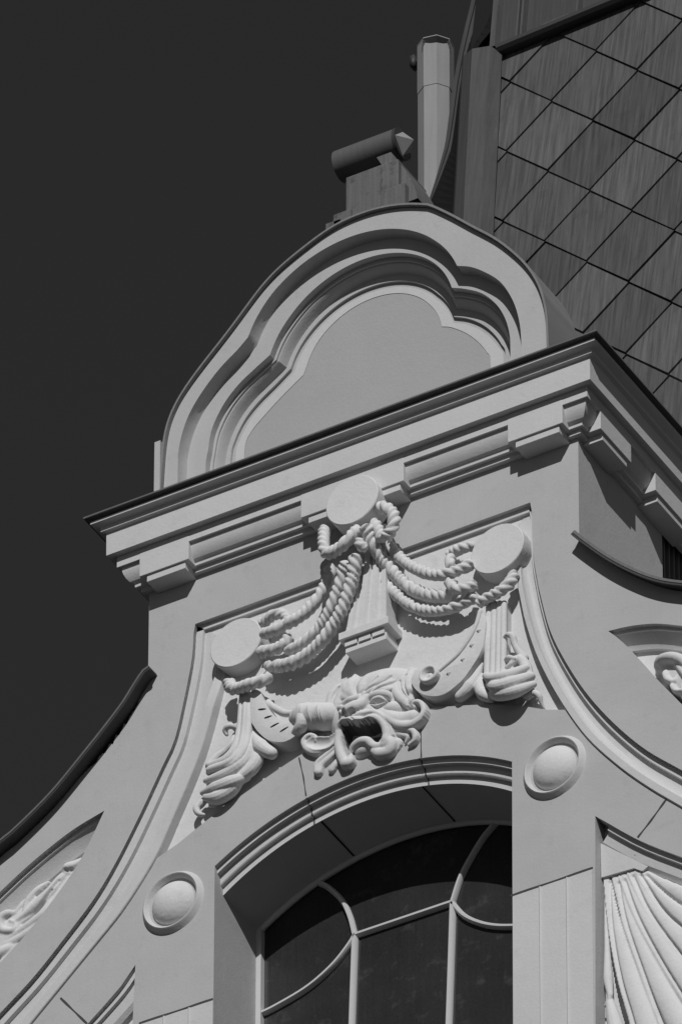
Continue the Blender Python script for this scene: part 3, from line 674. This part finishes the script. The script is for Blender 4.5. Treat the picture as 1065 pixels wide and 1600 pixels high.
# --- fluted bracket pendant under the middle disc
BR = thing('bracket_pendant', 'tapering fluted bracket with toothed foot hanging between the two rope swags', 'bracket')
Z1 = (.5258, 300, 740)
yfb = -.085
f0, f1, f2, f3 = [U(300+x*.5258, 740+y*.5258, yfb) for x, y in ((500,300),(560,300),(577,448),(456,470))]
ztop = .12; zbt = (f3.z+f2.z)/2
xl0, xr0, xl1, xr1 = f0.x+.01, f1.x+.03, f3.x, f2.x
mb = MB(); prof = [(0,0),(.12,0),(.16,.018),(.24,.018),(.28,0),(.44,0),(.48,.018),(.54,.018),(.58,0),(.72,0),(.76,.018),(.84,.018),(.88,0),(1,0)]
def rowz(z, xl, xr): return [Vector((xl, YFD, z))]+[Vector((xl+(xr-xl)*a, yfb+d, z)) for a, d in prof]+[Vector((xr, YFD, z))]
mb.loft([rowz(ztop, xl0, xr0), rowz(zbt, xl1, xr1)]); mb.build('fluted_shaft', M_ORN, BR)
MB().box((xl1-.03, yfb-.035, zbt-.052), (xr1+.03, YFD, zbt+.002)).build('foot_plate', M_ORN, BR, bevel=.004)
mb = MB(); n_ = 3; ww = (xr1-xl1)
mb.box((xl1-.0, yfb+.0, zbt-.135), (xr1+.0, YFD, zbt-.085))
for k in range(n_): mb.box((xl1+ww*(k+.02)/n_, yfb-.012, zbt-.095), (xl1+ww*(k+.90)/n_, YFD, zbt-.051))
mb.build('toothed_base', M_ORN, BR)
# --- scroll consoles
def console(label, outline, S, yf, name='scroll_console'):
    T_ = thing(name, label, 'scroll', 'scrolls flanking the lion mask')
    P = cr(px(outline, yf, *S), 90, closed=True)
    MB().prism(P, yf, YFD+.02).build('scroll_band', M_ORN, T_, bevel=.008, smooth=40)
    return T_
Z3 = (.2253, 620, 930); ZL = (.169, 300, 1040); Z6 = (.169, 290, 1130); Z2 = (.2066, 460, 1030)
RS_ = console('curled plaster scroll with volute and small nicks right of the lion mask',
  '578,112 555,190 520,270 470,350 420,415 360,470 300,520 262,500 200,495 140,520 105,560 98,605 125,650 165,682 215,698 280,700 340,680 400,635 460,580 510,510 555,440 590,370 603,300 612,180', Z3, -.06)
c = U(620+228*.2253, 930+558*.2253, -.075)
mb = MB(); rr3 = []
for q, y in ((.060,-.055),(.060,-.094),(.056,-.104),(.048,-.106),(.040,-.100),(.030,-.080),(.020,-.074),(.012,-.078),(.002,-.080)):
    rr3.append([Vector((c.x+q*(1+.12*(k/40))*math.cos(2*math.pi*k/40), y, c.z+q*(1+.1*(k/40))*math.sin(2*math.pi*k/40))) for k in range(40)])
mb.loft(rr3, close_u=True).build('volute', M_ORN, RS_, smooth=60)
for x, y in ((567,253),(517,355),(456,453),(357,550)):
    p = U(620+x*.2253, 930+y*.2253, -.06)
    MB().add([p+Vector((-.017,-.001,.006)), p+Vector((.017,-.001,.010)), p+Vector((0,-.001,-.010)), p+Vector((0,-.014,.004))], [(0,1,3),(1,2,3),(2,0,3)]).build('nick', M_ORN, RS_)
mb = MB(); mb.tube(cr(px('300,520 360,470 420,415 470,350 520,270 555,190 575,115', -.06, *Z3), 30), .014, 8); mb.build('rim', M_ORN, RS_, smooth=180)
mb = MB()
mb.tube(cr(px('588,480,0 545,585,-.01 490,660,-.02 440,705,-.02', 0, *Z3), 16), [.012,.03,.045,.035], 14)
mb.tube(cr(px('592,560,0 575,640,-.01 600,690,-.02 650,715,-.02', 0, *Z3), 16), [.015,.035,.04,.03], 14)
mb.build('tongue_leaf', M_ORN, RS_, remesh=.0042)
LS_ = console('notched plaster scroll left of the lion mask below the left disc',
  '545,240 630,240 652,310 692,375 750,450 820,505 905,525 950,480 1000,475 1012,550 985,610 945,655 890,690 830,708 750,703 680,675 610,615 567,555 541,490', ZL, -.06)
for t in ('612,406 680,400', '668,485 735,464', '724,570 800,530', '812,612 888,566'):
    MB().tube(lin(px(t, -.062, *ZL), 6), [.002,.0045,.005,.004,.002], 8).build('nick', M_JOINT, LS_, smooth=180)
mb = MB(); mb.tube(cr(px('668,285,.04 700,330,.0 740,378,-.03 795,415,-.045 865,446,-.045 945,440,-.04', 0, *ZL), 30), [.004,.014,.020,.023,.024,.02], 16); mb.build('rim', M_ORN, LS_, smooth=180)
mb = MB(); mb.tube(cr(px('562,585,0 592,680,-.02 650,765,-.03 735,815,-.03', 0, *ZL), 16), [.012,.03,.05,.038], 14); mb.build('tongue_leaf', M_ORN, LS_, remesh=.0042)
mb = MB(); mb.tube(cr(px('950,640,-.03 1010,560,-.07 1012,480,-.08 985,420,-.07 950,430,-.05 940,480,-.04', 0, *ZL), 24), [.03,.04,.038,.03,.02,.018], 14); mb.build('curled_end', M_ORN, LS_, remesh=.0042)
# --- fluted pendants ending in acanthus
PR = thing('leaf_pendant', 'fluted pendant ending in cupped acanthus leaves below the right disc', 'pendant', 'fluted leaf pendants under the outer discs')
mb = MB()
for x0, x1 in ((640,622),(676,662),(712,700),(742,736)): mb.tube(lin(px('%d,60,-.015 %d,560,-.03' % (x0, x1), 0, *Z3), 8), .021, 12)
mb.add(*(lambda a: (a+[p+Vector((0,.08,0)) for p in a], [(0,1,2,3),(4,5,6,7),(0,1,5,4),(1,2,6,5),(2,3,7,6),(3,0,4,7)]))(px('618,60 758,55 752,560 602,565', -.01, *Z3)))
mb.build('fluted_band', M_ORN, PR, remesh=.0042)
mb = MB()
mb.tube(cr(px('612,560,-.03 665,580,-.10 760,560,-.12 890,508,-.06', 0, *Z3), 20), [.02,.036,.036,.025], 14)
mb.tube(cr(px('640,620,-.04 700,640,-.12 800,612,-.12 925,565,-.05', 0, *Z3), 20), [.025,.042,.046,.03], 14)
mb.tube(cr(px('665,690,-.03 720,690,-.1 820,668,-.1 945,620,-.03', 0, *Z3), 20), [.03,.04,.042,.022], 14)
mb.blob(U(620+770*.2253, 930+610*.2253, -.02), (.13,.08,.08))
mb.tube(cr(px('760,500,-.05 800,470,-.05 835,440,-.03 880,470,-.03 915,560,-.03', 0, *Z3), 18), [.012,.022,.03,.035,.03], 12)
mb.tube(cr(px('880,440,-.0 835,380,-.02 812,330,-.03 800,285,-.04 765,275,-.04 742,300,-.03', 0, *Z3), 18), [.03,.024,.02,.022,.02,.012], 12)
mb.tube(cr(px('760,520,0 755,470,-.02 770,435,-.05 810,440,-.06', 0, *Z3), 14), [.014,.016,.018,.014], 10)
mb.build('acanthus_leaf', M_ORN, PR, remesh=.0042)
mb = MB(); mb.tube(cr(px('900,700,0 950,680,-.01 985,700,-.01 1000,750,.01 1025,790,.03', 0, *Z3), 16), [.03,.022,.02,.014,.005], 10); mb.build('leaf_tip', M_ORN, PR, remesh=.0042)
PL = thing('leaf_pendant', 'fluted pendant with long curling acanthus leaf trailing left below the left disc', 'pendant', 'fluted leaf pendants under the outer discs')
mb = MB()
for a in ('470,255,0 462,430,-.02 448,600,-.03 405,760,-.05 310,870,-.06 165,925,-.05', '505,245,-.01 500,430,-.03 488,620,-.04 450,780,-.06 350,900,-.08 160,965,-.06', '530,240,-.01 528,430,-.03 515,640,-.04 475,800,-.06 370,925,-.07 160,990,-.04'):
    mb.tube(cr(px(a, 0, *ZL), 30), [.022,.026,.028,.03,.03,.022], 12)
mb.build('fluted_band', M_ORN, PL, remesh=.0042)
mb = MB()
mb.tube(cr(px('560,540,0 550,700,-.02 510,850,-.03 420,950,-.05 280,1020,-.05 130,1065,-.03', 0, *ZL), 30), [.015,.03,.045,.045,.035,.02], 12)
mb.tube(cr(px('575,690,0 590,800,-.01 600,880,-.02 540,970,-.03 430,1050,-.04', 0, *ZL), 24), [.01,.03,.04,.04,.03], 12)
mb.tube(cr(px('560,500,-.01 450,540,-.06 320,590,-.07 160,645,-.03', 0, *Z6), 20), [.03,.045,.042,.02], 12)
mb.tube(cr(px('520,490,-.03 420,620,-.04 300,690,-.05 190,690,-.03', 0, *Z6), 20), [.03,.045,.045,.025], 12)
mb.tube(cr(px('500,560,.01 420,650,0 330,720,-.0 240,760,0', 0, *Z6), 20), [.02,.035,.035,.02], 12)
mb.build('acanthus_leaf', M_ORN, PL, remesh=.0042)
mb = MB()
mb.tube(cr(px('410,600,0 375,565,-.03 330,565,-.04 305,600,-.03 320,640,-.02', 0, *ZL), 18), [.014,.018,.02,.018,.012], 10)
mb.tube(cr(px('390,640,.01 375,720,0 310,790,0 230,850,-.01 165,925,-.02', 0, *ZL), 20), [.012,.022,.024,.028,.03], 10)
mb.build('side_curl', M_ORN, PL, remesh=.0042)
mb = MB(); mb.tube(cr(px('190,700,.0 140,750,.0 100,790,-.01 120,840,-.01 165,850,0', 0, *Z6), 16), [.02,.026,.024,.02,.012], 10); mb.build('leaf_tip', M_ORN, PL, remesh=.0042)
# --- lion mask: relief carved as height over the wall
def yk(y, S): return 1.0 if S is not Z2 else max(.34, min(.62, .62-(y-420)*.0010))
LM = thing('lion_mask', 'roaring lion mask with wide open mouth and curled whiskers above the window arch', 'mask')
class Relief:
    def __init__(s, x0, x1, z0, z1, st=.0042, floor=-.062):
        s.gx = np.arange(x0, x1, st); s.gz = np.arange(z0, z1, st); s.X, s.Z = np.meshgrid(s.gx, s.gz); s.H = np.full(s.X.shape, floor); s.fl = floor; s.force = np.zeros(s.X.shape, bool)
    def smax(s, h, k):
        if k <= 0: s.H = np.maximum(s.H, h); return
        t = np.clip(.5+.5*(h-s.H)/k, 0, 1); s.H = s.H*(1-t)+h*t+k*t*(1-t)*np.where(h > s.fl+.001, 1, 0)
    def pts(s, t, S, n):
        t = ' '.join('%s,%s,%g' % (a.split(',')[0], a.split(',')[1], float(a.split(',')[2])*yk(float(a.split(',')[1]), S)) for a in t.split())
        P = cr(px(t, 0, *S), n) if len(t.split()) > 2 else lin(px(t, 0, *S), n)
        return P
    def stroke(s, t, r, S, k=.012, mode='round', n=60, amp=1.0):
        q_ = px(t, 0, *S); n = max(30, int(sum((q_[i+1]-q_[i]).length for i in range(len(q_)-1))/.0055)); P = s.pts(t, S, n); R = np.interp(np.linspace(0, 1, n), np.linspace(0, 1, len(r)), r) if hasattr(r, '__len__') else [r]*n
        h = np.full(s.X.shape, s.fl)
        best = np.full(s.X.shape, 1e9); hc = np.zeros(s.X.shape); rc = np.ones(s.X.shape)
        for p, q in zip(P, R):
            d = np.hypot(s.X-p.x, s.Z-p.z)/max(q, 1e-4); m_ = d < best
            best = np.where(m_, d, best); hc = np.where(m_, -p.y, hc); rc = np.where(m_, q, rc)
        b = np.clip(best, 0, 1)
        if mode == 'round': v = hc+rc*amp*(np.sqrt(1-b*b)-.55)
        elif mode == 'gutter': v = hc+rc*amp*(.75*b**2-.1)*np.where(b < .86, 1, np.clip((1-b)/.14, 0, 1))
        s.smax(np.where(best < 1, v, s.fl), k); return s
    def mass(s, x, y, Y, rx, rz, top, S, k=.03, pw=.5):
        Y = Y*yk(y, S); top = top*yk(y, S); c = U(S[1]+x*S[0], S[2]+y*S[0], Y); d = ((s.X-c.x)/rx)**2+((s.Z-c.z)/rz)**2
        s.smax(np.where(d < 1, -Y-.06+(top+.06)*np.clip(1-d, 0, 1)**pw, s.fl), k); return s
    def groove(s, t, w_, dep, S, n=40):
        q_ = px(t, 0, *S); n = max(8, int(sum((q_[i+1]-q_[i]).length for i in range(len(q_)-1))/.003)); P = s.pts(t, S, n); best = np.full(s.X.shape, 1e9)
        for p in P: best = np.minimum(best, np.hypot(s.X-p.x, s.Z-p.z))
        s.H = np.where(s.H > s.fl+.004, s.H-dep*np.exp(-(best/w_)**2), s.H); return s
    def pit(s, t, Y, depth, S, soft=.010):
        P = cr(px(t, Y*.5, *S), 80, closed=True); ins = np.zeros(s.X.shape, bool); dist = np.full(s.X.shape, 1e9)
        for a, b in zip(P, P[1:]+P[:1]):
            c_ = ((a.z > s.Z) != (b.z > s.Z)); dz = (b.z-a.z) if abs(b.z-a.z) > 1e-9 else 1e-9
            ins ^= c_ & (s.X < (b.x-a.x)*(s.Z-a.z)/dz+a.x); dist = np.minimum(dist, np.hypot(s.X-a.x, s.Z-a.z))
        s.force = s.force | ins
        f = np.where(ins, np.clip(dist/soft, 0, 1), 0); s.H = s.H*(1-f)+np.minimum(s.H, depth)*f; return s
    def build(s, name, m, parent, blur=1, sel=0):
        H = s.H
        for _ in range(blur):
            Q = np.pad(H, 1, mode='edge'); H = (4*Q[1:-1,1:-1]+Q[:-2,1:-1]+Q[2:,1:-1]+Q[1:-1,:-2]+Q[1:-1,2:])/8
        nz, nx = H.shape; keep = (H > s.fl+.002) | s.force
        ok = keep[:-1,:-1] | keep[1:,:-1] | keep[:-1,1:] | keep[1:,1:]
        if sel:
            lo = np.minimum(np.minimum(H[:-1,:-1], H[1:,:-1]), np.minimum(H[:-1,1:], H[1:,1:])); fo = s.force[:-1,:-1] | s.force[1:,:-1] | s.force[:-1,1:] | s.force[1:,1:]; dk = fo & (lo < .028); ok = ok & (dk if sel > 0 else ~dk)
        idx = -np.ones(H.shape, int); used = np.zeros(H.shape, bool)
        used[:-1,:-1] |= ok; used[1:,:-1] |= ok; used[:-1,1:] |= ok; used[1:,1:] |= ok
        idx[used] = np.arange(used.sum())
        V = np.stack([s.X[used], -H[used], s.Z[used]], -1)
        a, b, c_, d = idx[:-1,:-1][ok], idx[:-1,1:][ok], idx[1:,1:][ok], idx[1:,:-1][ok]
        mb = MB(); mb.v = [tuple(v) for v in V.tolist()]; mb.f = list(zip(a.tolist(), b.tolist(), c_.tolist(), d.tolist())); mb.t = [.5]*len(mb.f)
        return mb.build(name, m, parent, smooth=180)
# mane and brow hair
R = Relief(-.62, .52, -1.55, -.75)
R.mass(610, 215, -.02, .25, .14, .10, Z2); R.mass(430, 270, -.02, .14, .15, .09, Z2)
for t, r in (('480,290,-.12 430,240,-.11 420,180,-.08 455,125,-.03', [.02,.034,.032,.016]), ('500,270,-.13 505,200,-.12 550,135,-.07 600,105,-.02', [.018,.034,.032,.014]),
          ('520,270,-.14 590,200,-.13 660,130,-.09 735,105,-.03', [.02,.036,.036,.016]), ('580,265,-.14 660,205,-.13 735,165,-.08 775,150,-.03', [.02,.034,.032,.014]),
          ('650,265,-.13 710,220,-.11 765,205,-.06', [.018,.03,.018]), ('450,290,-.12 395,240,-.10 385,190,-.06 420,150,-.02', [.02,.032,.03,.014]),
          ('420,305,-.11 365,280,-.09 325,300,-.06', [.018,.03,.018])):
    R.stroke(t, r, Z2, k=.012)
for t in ('500,262,-.13 560,200,-.13 640,150,-.09', '540,250,-.13 640,180,-.13 730,135,-.08', '470,270,-.12 450,210,-.12 480,140,-.08', '600,255,-.13 690,205,-.12 760,180,-.07'):
    R.groove(t, .006, .014, Z2)
R.stroke('395,185,-.02 305,245,-.05 275,335,-.07 268,450,-.08', [.03,.05,.05,.03], Z2); R.stroke('375,200,-.04 345,270,-.08 318,340,-.09 310,420,-.08', [.016,.03,.034,.02], Z2)
R.groove('340,220,-.05 300,300,-.06 290,400,-.06', .007, .02, Z2)
R.build('mane', M_ORN, LM)
# face
R = Relief(-.62, .52, -1.75, -.9, .0034)
R.mass(560, 430, -.02, .24, .20, .10, Z2); R.mass(400, 450, -.02, .13, .17, .11, Z2); R.mass(700, 560, -.02, .13, .17, .09, Z2); R.mass(500, 400, -.06, .14, .10, .09, Z2)
R.stroke('545,290,-.13 620,258,-.135 690,262,-.12 745,305,-.08', [.022,.030,.030,.016], Z2, k=.02)
R.stroke('480,285,-.14 410,305,-.13 350,340,-.09', [.024,.026,.016], Z2, k=.02)
R.stroke('525,285,-.13 495,320,-.17 450,345,-.20 395,372,-.215', [.034,.040,.044,.040], Z2, k=.03)
R.mass(392, 385, -.20, .052, .040, .035, Z2, k=.02); R.mass(455, 392, -.17, .034, .034, .03, Z2, k=.015); R.mass(352, 405, -.15, .028, .034, .03, Z2, k=.015)
R.groove('420,405,-.20 440,398,-.19', .010, .05, Z2, 8); R.groove('372,412,-.19 382,408,-.19', .009, .045, Z2, 8)
R.mass(740, 385, -.04, .085, .070, .085, Z2, k=.03)
R.mass(400, 445, -.14, .07, .05, .05, Z2, k=.02); R.mass(510, 425, -.13, .08, .045, .05, Z2, k=.02)
# lips
R.stroke('335,590,-.11 330,520,-.13 350,475,-.16 405,458,-.185 475,455,-.185 520,455,-.175 575,435,-.16 630,450,-.145 672,500,-.13 690,570,-.12 680,640,-.12', [.026,.028,.028,.026,.024,.024,.024,.024,.026,.032,.036], Z2, k=.010)
R.stroke('440,425,-.17 520,405,-.165 590,395,-.15 660,430,-.135 715,500,-.11 735,570,-.10', [.010,.014,.016,.016,.016,.014], Z2, k=.006)
R.stroke('330,560,-.12 325,640,-.13 345,720,-.135 375,785,-.135', [.028,.030,.034,.034], Z2, k=.010)
R.stroke('690,600,-.12 720,640,-.12 700,690,-.12 640,705,-.12 600,690,-.12', [.036,.040,.042,.040,.03], Z2, k=.012)
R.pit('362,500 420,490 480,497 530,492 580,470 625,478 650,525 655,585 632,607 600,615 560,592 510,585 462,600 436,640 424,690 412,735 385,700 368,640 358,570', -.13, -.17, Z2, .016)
R.groove('445,470,-.18 430,445,-.19', .006, .02, Z2, 12)
# lower lip curling out over the chin
R.stroke('424,705,-.10 440,655,-.135 490,615,-.155 545,612,-.155 588,648,-.14 640,648,-.12 672,600,-.11', [.020,.026,.028,.028,.028,.026,.018], Z2, k=.006)
R.mass(530, 672, -.08, .10, .055, .055, Z2, k=.02)
R.stroke('378,780,-.13 405,775,-.13 420,735,-.12', [.036,.034,.020], Z2, k=.01)
R.stroke('600,400,-.12 660,420,-.115 730,470,-.10 800,500,-.09', [.012,.02,.024,.024], Z2, k=.008)
# eye socket
R.groove('590,330,-.11 640,325,-.11 690,320,-.10', .020, .03, Z2, 20); R.groove('345,372,-.10 400,350,-.12', .014, .03, Z2, 12)
R.build('face', M_ORN, LM, sel=-1); R.build('mouth_cavity_shade', M_STONE_AND_SHADE, LM, sel=1)  # mouth interior split off and coloured dark to paint in its shade
R = Relief(-.1, .32, -1.35, -.95, .003)
R.mass(628, 318, -.095, .040, .030, .035, Z2, k=.006, pw=.6); R.groove('628,318,-.12 634,316,-.12', .008, .014, Z2, 6)
R.stroke('566,335,-.11 592,300,-.135 640,286,-.135 690,312,-.115', [.006,.013,.014,.008], Z2, k=.003); R.stroke('572,346,-.11 620,350,-.125 682,328,-.11', [.006,.010,.007], Z2, k=.003)
R.build('eye', M_ORN, LM)
mb = MB(); mb.blob(U(460+352*.2066, 1030+372*.2066, -.065), (.026,.026,.02)); mb.build('eye', M_ORN, LM, smooth=180)
# whisker curls
def curl(strokes, x0, x1):
    R = Relief(x0, x1, -1.85, -.95)
    for t, r, md in strokes: R.stroke(t, r, Z2, k=.006, mode=md)
    R.build('whisker_curl', M_ORN, LM)
curl([('650,395,-.10 720,440,-.09 800,455,-.07 880,430,-.06', [.03,.055,.065,.05], 'round'), ('610,398,-.13 700,448,-.12 780,490,-.105 865,492,-.10 935,452,-.09 972,390,-.085 955,332,-.08 915,318,-.08 888,340,-.07 905,362,-.06', [.016,.022,.026,.030,.032,.028,.022,.020,.018,.014], 'round')], -.1, .75)
curl([('720,510,-.08 770,530,-.08 845,525,-.08 898,548,-.08 905,605,-.075 865,645,-.06', [.012,.018,.020,.022,.022,.016], 'round'), ('745,560,-.05 800,565,-.055 852,585,-.05 838,632,-.03', [.016,.024,.022,.012], 'round')], 0, .72)
curl([('755,600,-.03 790,630,-.04 775,685,-.03', [.022,.026,.014], 'round')], 0, .6)
curl([('310,590,-.09 260,640,-.08 190,650,-.07 130,640,-.06', [.03,.05,.055,.04], 'gutter'), ('315,610,-.10 260,668,-.095 170,702,-.09 90,675,-.085 66,615,-.085 105,575,-.085 150,582,-.08 160,612,-.07', [.018,.022,.024,.026,.024,.022,.018,.014], 'round')], -.95, -.1)
curl([('318,650,-.08 235,725,-.08 170,785,-.08 160,850,-.075', [.014,.020,.024,.020], 'round'), ('330,680,-.06 255,750,-.06 200,800,-.06 178,850,-.07', [.016,.022,.026,.030], 'round')], -.85, -.1)
curl([('338,740,-.05 310,790,-.055 280,835,-.05', [.016,.024,.028], 'round')], -.8, -.1)
mb = MB()
t2 = lambda mb, t, r, n=14, k=24: mb.tube(cr(px(t, 0, *Z2), k), r, n)
t2(mb, '40,446,-.03 80,440,-.03 170,430,-.03 260,430,-.02', [.066,.074,.078,.078], 20); mb.build('banded_roll', M_ORN, LM, smooth=180)
mb = MB()
for x, r in ((75,.086),(92,.089),(130,.084),(150,.089),(222,.088),(240,.086)): t2(mb, '%d,440,-.03 %d,438,-.03 %d,436,-.03' % (x, x+5, x+10), [r*.97, r, r*.97], 24, 5)
mb.build('roll_bands', M_ORN, LM, smooth=60)
R = Relief(-.05, .55, -1.3, -.7)
R.stroke('755,165,-.03 760,235,-.08 800,300,-.09 850,350,-.06', [.03,.036,.034,.016], Z2); R.stroke('835,110,-.0 812,180,-.04 832,250,-.05 868,310,-.04', [.03,.05,.05,.03], Z2); R.stroke('880,90,.0 850,160,-.05 858,230,-.06', [.03,.045,.04], Z2)
R.groove('800,170,-.05 815,240,-.05 850,300,-.05', .006, .02, Z2); R.groove('842,120,-.05 835,200,-.05 860,280,-.05', .006, .02, Z2)
R.build('side_straps', M_ORN, LM)
# --- fan of draped ribs in the lower right niche
FN = thing('draped_ribs', 'fanning draped plaster ribs falling inside the right hand lower niche', 'relief')
fan = ['947,1372 960,1445 981,1525 1006,1600 1040,1700', '960,1371 980,1435 1012,1510 1048,1582 1110,1690', '972,1366 1000,1427 1046,1502 1110,1592', '985,1362 1020,1422 1070,1480 1150,1550', '996,1361 1036,1406 1086,1450 1160,1494', '1006,1364 1050,1390 1110,1420 1180,1440']
ZF = (1, 0, 0)
MB().prism(px('938,1318 939,1371.5 990,1356.8 1003,1361.5 1012,1354 985,1341 960,1329', .062), .062, .117).build('niche_block', M_PALE, GABLE)
R = Relief(1.05, 2.75, -5.3, -2.4, .0065, floor=-.13)
edge = ['941.6,1371 950,1450 965,1530 985,1600 1010,1700', '956,1373 972,1440 1000,1520 1030,1600 1075,1700', '966,1369 990,1430 1027,1500 1070,1570 1130,1660', '979,1363 1010,1425 1065,1500 1130,1575', '991,1361 1030,1420 1075,1462 1150,1525', '1000,1362 1040,1400 1080,1427 1160,1470']
for k, t in enumerate(fan):
    t = ' '.join('%s,%g' % (q, (.085, .05, .03, .02, .02)[min(i, 4)]) for i, q in enumerate(t.split()))
    R.stroke(t, [.024,.044,.070,.082,.09], ZF, k=.004, amp=.62)
for k, t in enumerate(edge):
    t3 = ' '.join('%s,%g' % (q, (.075, .045, .03, .025, .02)[min(i, 4)]) for i, q in enumerate(t.split()))
    R.stroke(t3, [.006,.010,.013,.015,.016], ZF, k=.003)
    R.groove(' '.join('%g,%s,%g' % (float(q.split(',')[0])+3.5+1.2*i, q.split(',')[1], .03) for i, q in enumerate(t.split())), .006, .022, ZF)
R.build('drape', M_ORN, FN, blur=1)
mb = MB(); mb.tube(cr(px('946,1400,.09 948,1470,.08 950,1530,.07 953,1560,.05 946,1572,.06', 0), 24), [.008,.014,.018,.03,.012], 14); mb.tube(cr(px('948,1545,.08 958,1590,.05 972,1650,.05', 0), 14), [.01,.045,.07], 14); mb.build('side_leaf', M_ORN, FN, remesh=.0042)
# --- leaf reliefs in the shoulder niches
Z7 = (.3944, 0, 1000); Z8 = (.4127, 760, 940)
RL = thing('acanthus_relief', 'acanthus scroll relief inside the left shoulder niche', 'relief', 'acanthus reliefs in the shoulder niches')
R = Relief(-2.95, -1.6, -2.6, -1.1, .0055, floor=-.13)
for t, r, k in (('320,875,.10 270,930,.07 200,1020,.05 120,1100,.05 20,1180,.05 -60,1250,.05', [.02,.07,.10,.13,.15,.16], .02),):
    R.stroke(t, r, Z7, k=k, amp=.35)
for t, r in (('325,868,.09 292,885,.06 262,895,.03 255,915,.04 275,925,.06', [.016,.026,.03,.022,.012]), ('300,890,.08 235,945,.04 185,1005,.02 130,1060,.02 70,1110,.03', [.012,.03,.034,.032,.02]),
             ('270,940,.09 215,1020,.05 170,1080,.03 110,1130,.03 40,1180,.04', [.012,.03,.034,.032,.024]), ('225,1010,.09 190,1070,.05 130,1140,.04 60,1190,.04 -20,1230,.05', [.012,.028,.034,.034,.03]),
             ('190,960,.08 150,985,.05 110,1030,.04 95,1070,.04', [.012,.024,.026,.014]), ('140,1010,.08 95,1040,.05 60,1080,.04', [.012,.024,.02]),
             ('70,1085,.05 25,1080,.02 -5,1105,.01 5,1145,.02 45,1150,.02 62,1125,.03 40,1112,.03', [.02,.026,.028,.028,.024,.018,.012]), ('70,1190,.06 20,1225,.03 -60,1270,.03', [.02,.04,.05]), ('110,1140,.06 60,1215,.05 10,1280,.05', [.014,.03,.035])):
    R.stroke(t, r, Z7, k=.006)
for t in ('240,960,.05 190,1030,.04 140,1090,.04', '215,1000,.05 150,1080,.04 90,1130,.04'): R.groove(t, .005, .02, Z7)
R.build('leaf', M_ORN, RL)
RR = thing('acanthus_relief', 'curled acanthus leaf relief inside the right shoulder niche', 'relief', 'acanthus reliefs in the shoulder niches')
R = Relief(1.5, 2.4, -2.3, -1.0, .005, floor=-.13)
R.stroke('650,250,.10 690,250,.06 750,290,.05 830,360,.05', [.03,.06,.10,.13], Z8, k=.02, amp=.35)
for t, r in (('655,262,.09 640,240,.05 655,212,.02 700,205,.0 745,225,.01 790,280,.03', [.016,.026,.032,.034,.034,.03]), ('690,255,.08 672,268,.04 680,292,.03 705,300,.03 716,285,.04', [.014,.018,.020,.018,.012]),
             ('712,300,.07 700,318,.03 712,335,.03 735,335,.03', [.012,.018,.018,.012]), ('715,235,.03 755,280,.02 810,350,.03', [.016,.03,.04]), ('735,300,.06 750,340,.03 790,390,.03', [.014,.024,.03])):
    R.stroke(t, r, Z8, k=.006)
R.build('leaf', M_ORN, RR)
